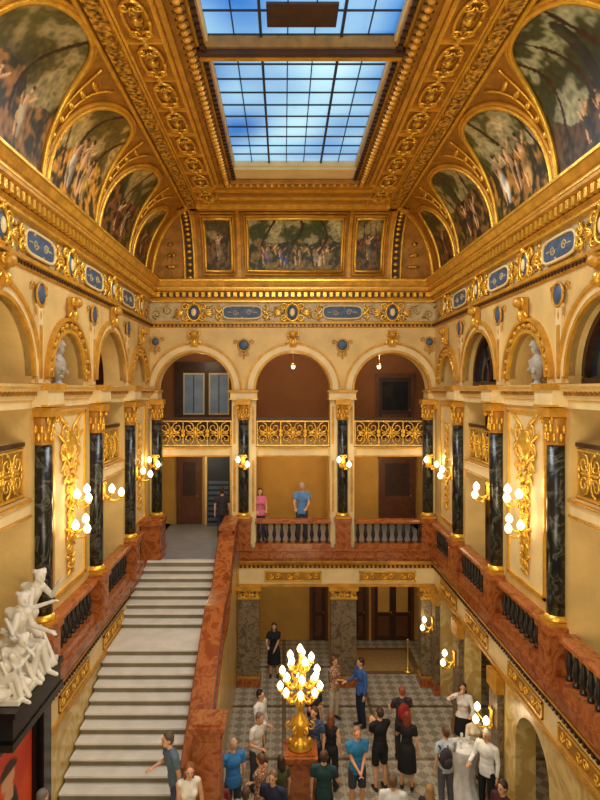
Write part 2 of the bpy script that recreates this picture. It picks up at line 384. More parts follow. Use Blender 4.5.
person('man in blue shirt resting at the balustrade',x=(302-284)*18.75/600,y=18.75,z=Z1,H=1.84,face=-8,top=(92,140,190),bot=(60,70,90),hair=(190,185,175),R='rail',L='rail')
person('person in dark clothes walking by the stair head',x=-1.95,y=18.9,z=Z1,H=1.66,face=180,top=(52,48,48),bot=(60,56,60),hair=(50,36,28),stride=.12)
# ---- sculpture group
def figure(mb,m,o,s,hip,chest,head,kn,an,hnd):
    o=Vector(o); V=lambda p:o+Vector(p)*s
    hp=V(hip);c=V(chest);h=V(head); ax=(c-hp).normalized()
    mb.cap(hp+Vector((-.06,0,0))*s,hp+Vector((.06,0,0))*s,.14*s,.14*s,m,12)
    mb.cap(hp.lerp(c,.2),hp.lerp(c,.6),.125*s,.115*s,m,12); mb.cap(hp.lerp(c,.6),c,.12*s,.14*s,m,12)
    mb.cap(c+Vector((-.13,0,.07))*s,c+Vector((.13,0,.07))*s,.065*s,.065*s,m,10)
    mb.cap(c,h,.06*s,.052*s,m); hd=h+ax*.05*s
    mb.ell(hd,(.08*s,.095*s,.11*s),m); mb.ell(hd+Vector((.03,-.03,-.05))*s,(.055*s,.06*s,.06*s),m)
    for k in range(9):
        a=k*.7; mb.ell(hd+Vector((.075*math.cos(a)-.02,.03+.06*math.sin(a),.05+.02*math.sin(a*2)))*s,(.035*s,.035*s,.04*s),m,8,6)
    mb.ell(hd+Vector((-.04,.1,.02))*s,(.05*s,.05*s,.05*s),m,8,6)
    mb.cap(hd+Vector((.06,-.07,.02))*s,hd+Vector((.075,-.085,-.02))*s,.012*s,.016*s,m,6)
    for q in(0,1):
        k=V(kn[q]);a=V(an[q]); of=Vector((0,.09*(q*2-1),0))*s
        mb.cap(hp+of,k,.1*s,.072*s,m); mb.cap(k,a,.066*s,.042*s,m); mb.cap(a,a+Vector((.14,-.05,-.03))*s,.04*s,.03*s,m)
        sh=c+Vector((.05,.15*(q*2-1),.06))*s; T=V(hnd[q]); e,w=ik(sh,T,.29*s,.27*s,(-.3,.3*(q*2-1),-.6))
        mb.cap(sh,e,.055*s,.043*s,m); mb.cap(e,w,.042*s,.03*s,m); hand(mb,w,(w-e),(0,-1,.1),s*1.1,m)
SX,SY,SZ=-3.90,8.78,4.64
scu=empty('marble_sculpture','white marble figure group on a black plinth by the stairs','sculpture',(SX,SY,SZ))
mb=MB(); w=M['white']
figure(mb,w,(0.0,-.1,0),1.15,(-.05,0,.52),(.05,.0,.98),(.12,-.02,1.2),((.36,-.1,.55),(.33,.14,.5)),((.3,-.14,.1),(.42,.12,.1)),((.3,-.3,.62),(.42,.1,.72)))
figure(mb,w,(-.02,.42,.14),1.12,(-.02,0,.76),(.1,-.02,1.12),(.2,-.04,1.32),((.2,-.08,.42),(.06,.05,.4)),((.2,-.06,.02),(.0,.1,.02)),((.4,-.25,1.0),(.42,.12,1.16)))
figure(mb,w,(.1,-.62,0),1.0,(-.1,0,.3),(.08,.05,.66),(.2,.08,.86),((.2,-.12,.42),(.28,.1,.2)),((.3,-.16,.06),(.02,.16,.06)),((.3,.2,.66),(.3,-.2,.5)))
for i in range(26):
    t=i/25; y0=-.75+1.35*t; x0=.18+.1*math.sin(i*1.7)
    mb.cap((x0-.1,y0,.62+.1*math.sin(i*.9)),(x0+.15+.04*math.sin(i*2.3),y0+.05*math.sin(i),.05),.03,.045,w,8)
for i in range(12):
    a=i/11; mb.cap((-.05+.1*math.sin(i),-.3+.1*a,1.15-.5*a),(.12+.2*a,-.45+.7*a,.95-.55*a),.03,.026,w,8)
for i in range(9): mb.ell((-.05+.05*math.sin(i*2.),-.8+i*.18,.14),(.30,.17,.16+.05*(i%3)),w)
mb.ell((-.1,.2,.5),(.2,.45,.4),w)
mb.box(-.34,.40,-.86,.74,-.02,.08,w)
for k,v in enumerate(mb.v): mb.v[k]=(v[0]*.9,v[1]*.88,v[2]*.84)
rem_obj(mb,'marble_figures',.0125,scu,1)
# ---- busts
bust=empty('marble_bust','grey marble portrait bust standing in an arched niche','bust',(0,0,0),group='portrait busts in the wall niches')
mb=MB(); w='bustst'
mb.ell((0,0,.42),(.27,.15,.2),w,16,10); mb.ell((0,.0,.3),(.2,.13,.18),w,14,8); mb.cap((0,0,.5),(0,-.02,.68),.08,.07,w)
mb.ell((0,-.02,.83),(.105,.125,.15),w,14,10); mb.ell((0,.02,.88),(.12,.125,.13),w,14,8); mb.ell((0,-.07,.71),(.07,.07,.1),w)
mb.cap((0,-.14,.85),(0,-.165,.8),.015,.02,w,6)
for q in(-1,1): mb.ell((q*.11,0,.82),(.015,.03,.04),w)
mb.cap((-.2,-.08,.5),(.15,-.14,.25),.035,.04,w); mb.cap((.2,-.06,.5),(-.1,-.15,.3),.03,.035,w)
rem_obj(mb,'bust_figure',.018,bust,2)
mb=MB(); mb.lathe([(.15,0),(.15,.03),(.08,.06),(.07,.12),(.12,.16),(.12,.2)],(0,0,0),w,16); mb.obj('bust_socle',bust)
flush()
# ================================================================= SHELL
BAY=[4.3,7.05,9.8,12.55,15.3]
OPEN=[(7.05,9.8),(12.55,15.3)]; PANEL=[(4.3,7.05),(9.8,12.55)]
ti=[0]
def trim(mb):
    ti[0]+=1; return mb.obj('trim_%d'%ti[0],kind='structure')
for side,P in(('left',PL),('right',PR)):
    mb=MB(); T=.5
    for y in BAY[:-1]: mb.box(y-.32,y+.32,0,T,Z1,ZE0,'wall',P)
    mb.box(15.0,18.5,0,T,Z1,ZE0,'wall',P)
    for a,b in PANEL: mb.box(a+.3,b-.3,.0,T,Z1,ZE0,'wall',P)
    for a,b in OPEN: mb.box(a+.3,b-.3,.0,T,Z2-.3,Z2,'wall',P)
    mb.box(YF,18.0,0,T,ZE0,ZE1,'wall',P)
    for a,b in OPEN: mb.archwall(P,a,b,(a+b)/2,RO,ZE1,ZS,ZF0,0,T,'wall')
    for a,b in PANEL:
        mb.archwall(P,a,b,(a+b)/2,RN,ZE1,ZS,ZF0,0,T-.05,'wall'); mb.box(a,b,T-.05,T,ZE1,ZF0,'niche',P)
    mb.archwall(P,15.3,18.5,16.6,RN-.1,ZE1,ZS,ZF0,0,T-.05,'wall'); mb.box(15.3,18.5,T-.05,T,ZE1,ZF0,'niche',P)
    mb.box(YF,18.5,0,T,ZF0,ZT+.1,'friezebg',P)
    S(mb,'wall_'+side)
    mb=MB()
    if side=='left': mb.box(YF,YB+.5,0.,.4,0,Z1-.35,'ymarb',P)
    else:
        mb.box(YF,9.2,0,.4,0,3.0,'ymarb',P)
        mb.archwall(P,9.2,12.3,11.0,.75,0,2.0,3.0,0,.4,'ymarb')
        mb.box(12.3,12.9,0,.4,0,3,'ymarb',P); mb.box(15.0,15.7,0,.4,0,3,'ymarb',P); mb.box(17.4,18.2,0,.4,0,3,'ymarb',P)
        mb.box(YF,YB+.5,0,.4,3.0,Z1-.35,'goldp',P)
    mb.obj('wall_%s_lower'%side,kind='structure')
    mb=MB(); cw='beigew' if side=='left' else 'yellw'
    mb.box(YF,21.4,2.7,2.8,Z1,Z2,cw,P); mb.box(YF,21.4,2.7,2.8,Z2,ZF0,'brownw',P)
    mb.box(YF,21.3,2.66,2.7,Z1,Z1+.25,'woodm',P)
    mb.obj('wall_%s_corridor'%side,kind='structure')
    mb=MB()
    for y in(9.7,15.8):
        for z in(Z1,Z2):
            mb.box(y-.6,y+.6,2.6,2.7,z,z+2.35,'woodm',P); mb.box(y-.48,y+.48,2.57,2.6,z,z+2.22,'wood',P)
            for a in(-.24,.24): mb.box(y+a-.17,y+a+.17,2.55,2.57,z+1.05,z+2.05,'woodm',P); mb.box(y+a-.17,y+a+.17,2.55,2.57,z+.2,z+.9,'woodm',P)
    mb.obj('door_%d'%(8 if side=='left' else 9),kind='structure')
    mb=MB(); mb.box(YF,21.3,.45,2.7,Z2-.25,Z2-.02,'cream',P); mb.obj('floor_%s_gallery'%side,kind='structure')
    mb=MB(); mb.box(YF,21.3,-.02,2.7,Z1-.35,Z1-.01,'deckfl',P); mb.obj('floor_%s_deck'%side,kind='structure')
    mb=MB(); mb.box(YF,21.3,.5,2.8,ZF0,ZF0+.1,'cream',P); mb.obj('ceiling_%s_corridor'%side,kind='structure')
mb=MB(); mb.box(YF,21.3,2.6,2.7,0,Z1-.35,'brownw',PR); mb.obj('wall_right_ground_room',kind='structure')
BC=[-2.68,.27,3.225]; BP=[-1.205,1.748]
mb=MB()
edges=[XL,-1.205,1.748,XR]
for i in range(3): mb.archwall(PB,edges[i],edges[i+1],BC[i],1.12,ZC,ZC,ZF0,0,.5,'wall',30)
for x in BP: mb.box(x-.36,x+.36,0,.5,Z1,ZC,'cream',PB)
mb.box(XL-.1,-3.8,0,.5,Z1,ZC,'cream',PB); mb.box(4.34,XR+.1,0,.5,Z1,ZC,'cream',PB)
mb.box(XL,XR,0,.5,ZF0,ZT+.1,'friezebg',PB)
mb.box(-3.8,4.34,.03,.45,Z2-.28,Z2,'wall',PB)
S(mb,'wall_back')
mb=MB(); mb.box(XL-2.8,XR+2.8,.4,3.4,Z2-.25,Z2-.02,'cream',PB); mb.obj('floor_back_gallery',kind='structure')
mb=MB(); mb.box(XL-.3,XR+.3,-.02,3.4,Z1-.35,Z1-.01,'deckfl',PB); mb.box(XL,-1.35,16.6-YB,0,Z1-.3,Z1,'deckfl',PB); mb.obj('floor_back_deck',kind='structure')
mb=MB(); mb.box(XL-2.8,XR+2.8,.5,3.4,ZF0,ZF0+.1,'cream',PB); mb.obj('ceiling_back_corridor',kind='structure')
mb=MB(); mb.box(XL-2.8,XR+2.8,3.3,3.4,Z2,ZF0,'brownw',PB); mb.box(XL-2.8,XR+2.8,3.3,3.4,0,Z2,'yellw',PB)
for x in (-1.2,1.75): mb.box(x-.2,x+.2,.5,3.3,Z2-.55,Z2-.25,'yellw',PB)
for x in (-1.2,1.75): mb.box(x-.25,x+.25,3.15,3.3,Z1,Z2-.25,'yellw',PB)
mb.obj('wall_back_corridor',kind='structure')
mb=MB(); mb.box(XL-.2,XR+.4,.0,.5,3.0,Z1-.35,'goldp',PB)
S(mb,'wall_back_lower')
mb=MB(); mb.box(XL-.4,XR+2.7,YF,21.4,-.15,0,'tiles'); S(mb,'floor')
mb=MB(); mb.box(1.8,4.3,18.7,20.6,0,.012,cmat((120,88,50),'rug'))
mb.box(2.0,4.1,18.9,20.4,.012,.016,cmat((164,128,74),'rug')); mb.obj('door_mat',label='brown woven mat on the floor behind the piers',cat='mat')
mb=MB(); mb.box(XL,-1.12,YF,10.0,0,1.45,'step'); mb.obj('floor_landing',kind='structure')
# cove & ceiling
def cv(side,u,v,off=0):
    a=v*pi/2; A=1.33;B=ZCE-ZT
    d=.04+A*(1-math.cos(a)); z=ZT+B*math.sin(a); nd=B*math.cos(a); nz=-A*math.sin(a); l=math.hypot(nd,nz)
    d+=off*nd/l; z+=off*nz/l
    if side=='L': return (XL+d,u,z)
    if side=='R': return (XR-d,u,z)
    return (u,YB-d,z)
def cd(v): return .04+1.33*(1-math.cos(v*pi/2))
mb=MB(); nv=12
for side in 'LRB':
    vs=[];fs=[]
    for j in range(nv+1):
        v=j/nv; d=cd(v)
        a,b=(YF,YB-d) if side!='B' else (XL+d,XR-d)
        for i in range(21): vs.append(cv(side,a+(b-a)*i/20,v))
    for j in range(nv):
        for i in range(20): fs.append((j*21+i,j*21+i+1,(j+1)*21+i+1,(j+1)*21+i))
    mb.add(vs,fs,'goldd',True)
mb.obj('ceiling_cove',kind='structure')
SKW=1.62; SY1=14.6
mb=MB()
mb.box(XL+1.3,XC-SKW,YF,YB-1.3,ZCE,ZCE+.3,'goldd'); mb.box(XC+SKW,XR-1.3,YF,YB-1.3,ZCE,ZCE+.3,'goldd')
mb.box(XC-SKW,XC+SKW,SY1,YB-1.3,ZCE,ZCE+.3,'goldd'); mb.box(XC-SKW,XC+SKW,8.95,9.3,ZCE+.02,ZCE+.5,'niche')
mb.box(XC-SKW-.1,XC-1.42,YF,SY1,ZCE+.02,ZCE+.5,'goldp'); mb.box(XC+1.42,XC+SKW+.1,YF,SY1,ZCE+.02,ZCE+.5,'goldp'); mb.box(XC-1.5,XC+1.5,13.95,SY1+.1,ZCE+.02,ZCE+.5,'cream')
S(mb,'ceiling')
mb=MB()
for q in(-1,1):
    for o,w_,h_,m_ in((SKW+.02,.16,.10,'goldd'),(SKW+.26,.08,.06,'goldp'),(SKW+.36,.03,.04,'gold'),(2.62,.05,.06,'gold'),(2.76,.22,.12,'orn')):
        x=XC+q*o; mb.box(x-w_/2,x+w_/2,YF,(YB-1.3 if o>2.5 else SY1+o-SKW),ZCE-h_,ZCE,m_)
for o,w_,h_,m_ in((.02,.16,.1,'goldd'),(.26,.08,.06,'goldp'),(.36,.03,.04,'gold')):
    mb.box(XC-SKW-o,XC+SKW+o,SY1+o-w_/2,SY1+o+w_/2,ZCE-h_-.005,ZCE,m_)
mb.box(XL+1.3,XR-1.3,16.5,16.68,ZCE-.12,ZCE,'gold'); mb.box(XL+1.5,XR-1.5,15.9,15.95,ZCE-.06,ZCE,'gold'); mb.box(XL+1.5,XR-1.5,15.3,15.36,ZCE-.06,ZCE,'gold')
trim(mb)
mb=MB(); y=YF+3
while y<SY1+.1:
    for q in(-1,1):
        x=XC+q*(SKW+.02); mb.ell((x,y+.04,ZCE-.12),(.065,.05,.05),'goldp',8,6)
        mb.box(x-.09,x+.09,y+.1,y+.135,ZCE-.115,ZCE-.09,'wood')
        x=XC+q*1.47; mb.box(x-.04,x+.04,y+.02,y+.12,ZCE-.03,ZCE+.03,'wood')
    y+=.17
x=XC-SKW
while x<XC+SKW: mb.ell((x+.05,SY1+.02,ZCE-.12),(.05,.065,.05),'goldp',8,6); x+=.17
trim(mb)
def cornice(P,u0,u1,d=0):
    mb=MB()
    mb.prof([(0,ZF1),(-.06,ZF1),(-.08,ZF1+.08),(-.12,ZF1+.12),(-.12,ZF1+.25),(-.26,ZF1+.3),(-.26,ZF1+.42),(-.3,ZF1+.44),(-.36,ZT-.04),(-.36,ZT),(0,ZT)],u0,u1,'goldp',P)
    mb.box(u0,u1,-.385,-.3,ZT-.035,ZT+.01,'gold',P); mb.box(u0,u1,-.275,-.2,ZF1+.36,ZF1+.39,'gold',P); mb.box(u0,u1,-.1,0,ZF1-.01,ZF1+.03,'gold',P)
    mb.box(u0,u1,-.125,-.1,ZF1+.12,ZF1+.26,'wood',P)
    u=u0+.05
    while u<u1-.05: mb.box(u,u+.1,-.22,-.1,ZF1+.13,ZF1+.26,'gold',P); u+=.19
    mb.prof([(0,ZF0-.14),(-.05,ZF0-.12),(-.05,ZF0-.05),(-.1,ZF0-.03),(-.1,ZF0+.03),(0,ZF0+.05)],u0,u1,'goldp',P)
    u=u0+.05
    while u<u1-.05: mb.box(u,u+.06,-.075,-.03,ZF0-.11,ZF0-.05,'wood',P); u+=.12
    trim(mb)
cornice(PL,YF,YB); cornice(PR,YF,YB); cornice(PB,XL,XR)
for P in(PL,PR):
    mb=MB()
    mb.prof([(0.02,ZE0),(-.05,ZE0),(-.05,ZE0+.12),(-.09,ZE0+.14),(-.09,ZE0+.24),(-.2,ZE0+.3),(-.2,ZE1-.04),(-.24,ZE1),(0.02,ZE1)],YF,YB,'cream',P)
    mb.box(YF,YB,-.215,-.1,ZE0+.31,ZE0+.33,'gold',P); mb.box(YF,YB,-.07,0,ZE0+.12,ZE0+.145,'gold',P)
    u=YF
    while u<YB: mb.box(u,u+.06,-.14,-.08,ZE0+.2,ZE0+.28,'goldd',P); u+=.13
    for y in BAY: mb.box(y-.34,y+.34,-.3,0,ZE0+.02,ZE1-.02,'cream',P); mb.box(y-.37,y+.37,-.34,0,ZE1-.09,ZE1+.015,'goldp',P); mb.box(y-.35,y+.35,-.315,-.2,ZE0+.02,ZE0+.05,'gold',P)
    for y in BAY: mb.box(y-.1,y+.1,-.05,0,ZE1,ZF0-.6,'cream',P); mb.box(y-.055,y+.055,-.06,-.04,ZE1+.1,ZF0-.95,'goldp',P)
    trim(mb)
mb=MB()
for x,hw_ in((BP[0],.4),(BP[1],.4),(-3.93,.16),(4.44,.14)):
    mb.box(x-hw_,x+hw_,-.12,.5,ZE0,ZC,'cream',PB); mb.box(x-hw_-.04,x+hw_+.04,-.17,.5,ZC-.07,ZC,'goldp',PB); mb.box(x-hw_-.02,x+hw_+.02,-.14,.5,ZE0,ZE0+.03,'gold',PB)
for x in BP:
    for q in(-1,1): mb.box(x+q*.28-.035,x+q*.28+.035,-.02,0,Z1+1.1,Z2-.4,'goldp',PB); mb.box(x+q*.28-.035,x+q*.28+.035,-.02,0,Z2+.1,ZE0-.2,'goldp',PB)
trim(mb)
mb=MB()
for c in BC: mb.ring(PB,c,ZC,1.12,1.19,-.06,.1,'goldp'); mb.ring(PB,c,ZC,1.19,1.36,-.04,.05,'cream'); mb.ring(PB,c,ZC,1.36,1.42,-.07,.05,'goldp')
for P in(PL,PR):
    for a,b in OPEN:
        c=(a+b)/2; mb.ring(P,c,ZS,RO,RO+.07,-.06,.1,'goldp'); mb.ring(P,c,ZS,RO+.07,RO+.19,-.04,.05,'cream'); mb.ring(P,c,ZS,RO+.19,RO+.25,-.08,.05,'goldp')
    for c,r in((5.675,RN),(11.175,RN),(16.6,RN-.1)):
        mb.ring(P,c,ZS,r,r+.06,-.06,.1,'gold'); mb.ring(P,c,ZS,r+.06,r+.22,-.04,.05,'orn'); mb.ring(P,c,ZS,r+.22,r+.28,-.08,.05,'goldp')
        for i in range(13):
            a=pi*(i+.5)/13; p=P(c+(r+.14)*math.cos(a),-.05,ZS+(r+.14)*math.sin(a)); mb.ell(p,(.05,.05,.05),'goldp',8,6)
trim(mb)
def fascia(P,u0,u1,back=False):
    mb=MB()
    mb.prof([(0.02,Z1-.36),(-.12,Z1-.36),(-.12,Z1-.3),(-.2,Z1-.26),(-.2,Z1-.06),(-.24,Z1-.04),(-.24,Z1+.02),(0.3,Z1+.02),(.3,Z1-.36)],u0,u1,'brown',P)
    mb.prof([(0.02,Z1-.6),(-.04,Z1-.6),(-.05,Z1-.5),(-.1,Z1-.46),(-.15,Z1-.38),(-.15,Z1-.355),(0.02,Z1-.355)],u0,u1,'goldp',P)
    mb.box(u0,u1,-.03,.0,Z1-1.12,Z1-.6,'cream',P); mb.box(u0,u1,-.07,.0,Z1-1.14,Z1-1.06,'goldp',P)
    u=u0+.03
    while u<u1-.05: mb.box(u,u+.06,-.09,-.03,Z1-.57,Z1-.5,'wood',P); u+=.13
    trim(mb)
fascia(PL,9.7,YB); fascia(PR,YF,YB); fascia(PB,-1.35,XR)
# ---------------------------------------------------------------- scroll helper
def spiral(mb,P,c,r,turns,a0,dr,tr,m='gold',n=14,d=0,k=5):
    pts=[];rr=[]
    for i in range(n+1):
        t=i/n; a=a0+dr*turns*2*pi*t; q=r*(1-.82*t); pts.append(P(c[0]+q*math.cos(a),d,c[1]+q*math.sin(a))); rr.append(tr*(1-.35*t))
    mb.tube(pts,rr,m,k)
def IDP(u,d,z): return (u,d,z)
def leaf(mb,u,d,z,a,L,w_,m='gold'):
    mb.ell((u+math.cos(a)*L*.5,d,z+math.sin(a)*L*.5),(L*.5,w_*.5,w_*.5),m,8,6,Matrix.Rotation(-a,3,'Y'))
def railing(fr,u,d,L,z,lab):
    root=empty('gilded_railing',lab,'railing',place(fr,u,d,z),ROT[fr],group='gilded gallery railings')
    mb=MB(); mb.box(-L/2,L/2,-.05,.05,.82,.88,'wood'); mb.box(-L/2,L/2,-.025,.025,.75,.785,'gold'); mb.obj('handrail',root)
    mb=MB(); mb.box(-L/2,L/2,-.03,.03,.02,.06,'gold'); mb.obj('bottom_rail',root)
    mb=MB(); n=max(2,round(L/.7)); w_=L/n
    for i in range(n+1):
        x=-L/2+i*w_; x=min(max(x,-L/2+.02),L/2-.02); mb.box(x-.012,x+.012,-.02,.02,.06,.75,'gold')
    for i in range(n):
        c=-L/2+(i+.5)*w_; q=w_/2
        for sx in(-1,1):
            spiral(mb,IDP,(c+sx*q*.52,.57),q*.46,1.4,pi/2,sx,.022,n=13); spiral(mb,IDP,(c+sx*q*.52,.24),q*.46,1.4,-pi/2,-sx,.022,n=13)
            leaf(mb,c,0,.41,(0 if sx>0 else pi),q*.8,.055); leaf(mb,c,0,.41,sx*pi/2,.2,.06)
            leaf(mb,c+sx*q*.9,-.01,.41,pi/2,.12,.05); leaf(mb,c+sx*q*.9,-.01,.41,-pi/2,.12,.05)
        mb.ell((c,-.02,.41),(.06,.03,.06),'gold',10,6)
        for a in(.8,2.34,3.94,5.48): leaf(mb,c,0,.41,a,.2,.04)
    mb.obj('scrollwork',root)
    return root
rb=railing('B',BC[0],.12,2.2,Z2,'gilded scrollwork railing across the gallery arch')
for c in BC[1:]: dup(rb,place('B',c,.12,Z2),0)
rs=railing('L',13.925,.12,2.1,Z2,'gilded scrollwork railing in the side gallery opening')
dup(rs,place('L',8.425,.12,Z2),ROT['L']); dup(rs,place('R',13.925,.12,Z2),ROT['R']); dup(rs,place('R',8.425,.12,Z2),ROT['R'])
BALP=[(.055,0),(.055,.04),(.03,.07),(.03,.09),(.06,.2),(.062,.26),(.035,.4),(.028,.48),(.045,.52),(.05,.57)]
def balustrade(fr,u,L,lab,d=-.05):
    root=empty('stone_balustrade',lab,'balustrade',place(fr,u,d,Z1+.02),ROT[fr],group='stone balustrades of the first floor')
    mb=MB(); mb.prof([(-.16,.82),(-.16,.76),(-.12,.74),(.12,.74),(.16,.76),(.16,.82),(.12,.86),(-.12,.86)],-L/2,L/2,'brown',lambda u,d,z:(u,d,z)); mb.obj('handrail',root)
    mb=MB(); mb.box(-L/2,L/2,-.15,.15,0,.16,'brown'); mb.obj('base_course',root)
    n=max(3,int(L/.21)); me=None
    for i in range(n):
        x=-L/2+(i+.5)*L/n
        if me is None:
            mb=MB(); mb.lathe(BALP,(0,0,0),'dbal',10); b=mb.obj('baluster',root,loc=(x,0,.165)); me=b.data
        else:
            b=bpy.data.objects.new('baluster',me); COL.objects.link(b); b.parent=root; b.location=(x,0,.165)
    return root
for c,L in((.27,2.25),(3.12,2.05)): balustrade('B',c,L,'brown stone balustrade with dark balusters beneath the back arches')
for fr in 'LR':
    for c,L in((13.925,2.2),(11.175,2.2))+(((8.425,2.2),(16.55,1.9)) if fr=='R' else ((16.0,.8),)):
        balustrade(fr,c,L,'brown stone balustrade with dark balusters along the side gallery')
def column_proto():
    root=empty('marble_column','black veined marble column with gilded capital on a brown pedestal','column',(0,0,0),group='black marble columns of the arcade')
    mb=MB(); mb.box(-.25,.25,-.24,.2,0,.1,'brown'); mb.box(-.22,.22,-.21,.2,.1,.82,'brown'); mb.box(-.26,.26,-.25,.2,.82,.93,'brown'); mb.box(-.14,.14,-.225,-.2,.22,.7,'brown'); mb.obj('pedestal',root)
    mb=MB(); mb.box(-.2,.2,-.2,.2,.93,.99,'goldp'); mb.lathe([(.19,0),(.21,.03),(.19,.06),(.165,.1)],(0,0,.99),'gold',18); mb.obj('column_base',root)
    mb=MB(); mb.lathe([(.155,0),(.155,1.3),(.15,2.75)],(0,0,1.09),'black',20); mb.obj('shaft',root)
    mb=MB(); mb.lathe([(.15,0),(.17,.02),(.15,.05),(.15,.1),(.16,.3),(.2,.42),(.2,.46)],(0,0,3.84),'goldd',18); mb.box(-.22,.22,-.22,.2,4.3,4.45,'goldp')
    for j in range(2):
        for i in range(10):
            a=2*pi*i/10+j*.3; mb.ell((.165*math.cos(a),.165*math.sin(a),3.97+j*.13),(.03,.03,.075),'gold',6,6)
    for q in(-1,1): spiral(mb,IDP,(q*.17,4.24),.07,1.2,pi/2,-q,.022,'gold',10,-.17)
    mb.obj('capital',root)
    return root
cp=column_proto(); cp.location=place('B',BP[0],-.08,Z1+.005)
for x in(BP[1],): dup(cp,place('B',x,-.08,Z1+.005),0)
dup(cp,place('B',-3.8,-.06,Z1+.005),0,'black veined marble column in the corner at the stair head'); dup(cp,place('B',4.3,-.06,Z1+.005),0,'black veined marble column in the corner of the arcade')
for fr in 'LR':
    for y in BAY[1:]: dup(cp,place(fr,y,-.08,Z1+.005),ROT[fr])
def pier(x,w_):
    root=empty('stone_pier','grey-brown marble pier with gilded capital carrying the gallery','pier',(x,YB+.1,0),group='ground floor piers')
    mb=MB(); mb.box(-w_/2-.05,w_/2+.05,-.25,.25,0,.25,'brown'); mb.box(-w_/2-.03,w_/2+.03,-.23,.23,.25,.32,'goldp'); mb.obj('pier_base',root)
    mb=MB(); mb.box(-w_/2,w_/2,-.2,.2,.32,2.62,'gmarb'); mb.box(-w_/2+.1,w_/2-.1,-.215,-.2,.45,2.5,'gmarb'); mb.obj('shaft',root)
    mb=MB(); mb.box(-w_/2-.03,w_/2+.03,-.23,.23,2.62,2.68,'gold'); mb.box(-w_/2,w_/2,-.21,.21,2.68,2.88,'orn'); mb.box(-w_/2-.06,w_/2+.06,-.27,.25,2.88,2.99,'goldp'); mb.obj('capital',root)
for x,w_ in((-1.05,.62),(1.78,.76),(4.3,.4)): pier(x,w_)
for y,w_ in((12.6,.5),(15.35,.5),(17.6,.4)):
    root=empty('stone_pier','grey-brown marble pilaster with gilded capital on the ground floor wall','pier',(XR-.04,y,0),-pi/2,group='ground floor pilasters')
    mb=MB(); mb.box(-w_/2-.05,w_/2+.05,-.14,.03,0,.3,'brown'); mb.obj('pier_base',root)
    mb=MB(); mb.box(-w_/2,w_/2,-.1,.03,.3,2.6,'gmarb'); mb.obj('shaft',root)
    mb=MB(); mb.box(-w_/2-.04,w_/2+.04,-.14,.03,2.6,2.95,'goldp'); mb.obj('capital',root)
def tablet(fr,u,d,z,w_,h_,lab,name='gilded_tablet'):
    mb=MB(); mb.box(-w_/2,w_/2,-.02,.0,-h_/2,h_/2,'goldd')
    mb.box(-w_/2,w_/2,-.04,-.01,h_/2-.03,h_/2,'gold'); mb.box(-w_/2,w_/2,-.04,-.01,-h_/2,-h_/2+.03,'gold')
    mb.box(-w_/2,-w_/2+.03,-.04,-.01,-h_/2,h_/2,'gold'); mb.box(w_/2-.03,w_/2,-.04,-.01,-h_/2,h_/2,'gold')
    n=max(1,int(w_/.5))
    for i in range(n):
        for q in(-1,1): spiral(mb,IDP,(-w_/2+(i+.5)*w_/n+q*.11,0),h_*.3,1.4,0,q,.018,'gold',12,-.03)
    mb.obj(name,label=lab,cat='relief panel',group='gilded relief tablets',loc=place(fr,u,d,z),rz=ROT[fr])
for u in(.27,3.1): tablet('B',u,-.03,Z1-.83,1.7,.3,'gilded relief tablet on the gallery front')
for u in(9.0,11.2,14.0,16.4): tablet('R',u,-.03,Z1-.83,1.6,.3,'gilded relief tablet on the side gallery front')
for u in(11.4,14.0,16.4): tablet('L',u,-.03,Z1-.83,1.6,.3,'gilded relief tablet above the stairs')
for fr,us in(('B',BC),('L',(8.425,13.925)),('R',(8.425,13.925))):
    for u in us:
        mb=MB(); L=2.08
        for z0,z1,dd,m_ in((-.14,-.1,.05,'goldp'),(-.1,.1,.02,'cream'),(.1,.14,.06,'goldp')): mb.box(-L/2,L/2,-dd,0,z0,z1,m_)
        mb.obj('gallery_edge_moulding',label='cream and gilt moulded band beneath the gallery railing',cat='moulding',group='gallery edge mouldings',loc=place(fr,u,.02 if fr=='B' else 0,Z2-.15),rz=ROT[fr])
def frz_tablet(fr,u):
    root=empty('frieze_tablet','slate-blue inscription tablet in a gilded scroll frame on the frieze','frieze ornament',place(fr,u,-.0,(ZF0+ZF1)/2),ROT[fr],group='slate-blue frieze tablets')
    mb=MB(); w_,h_=.56,.18
    pts=[(w_*math.copysign(abs(math.cos(a))**.45,math.cos(a)),h_*math.copysign(abs(math.sin(a))**.6,math.sin(a))) for a in [2*pi*i/28 for i in range(28)]]
    vs=[(x,-.05,z) for x,z in pts]+[(x,0,z) for x,z in pts]; mb.add(vs,[tuple(range(28))]+[(i,(i+1)%28,28+(i+1)%28,28+i) for i in range(28)],'blue')
    for q in(-1,1): spiral(mb,IDP,(q*.2,0),.09,1.4,0,q,.014,'friezebg',12,-.055); leaf(mb,q*.3,-.055,0,0 if q>0 else pi,.16,.03,'friezebg')
    mb.obj('tablet',root)
    mb=MB(); pp=[(x*1.04,-.05,z*1.08) for x,z in pts]; mb.tube(pp+[pp[0]],.028,'cream',5)
    for q in(-1,1):
        spiral(mb,IDP,(q*.68,.09),.12,1.3,pi/2,-q,.03,'gold',12,-.05); spiral(mb,IDP,(q*.68,-.1),.12,1.3,-pi/2,q,.03,'gold',12,-.05)
    mb.obj('scroll_frame',root)
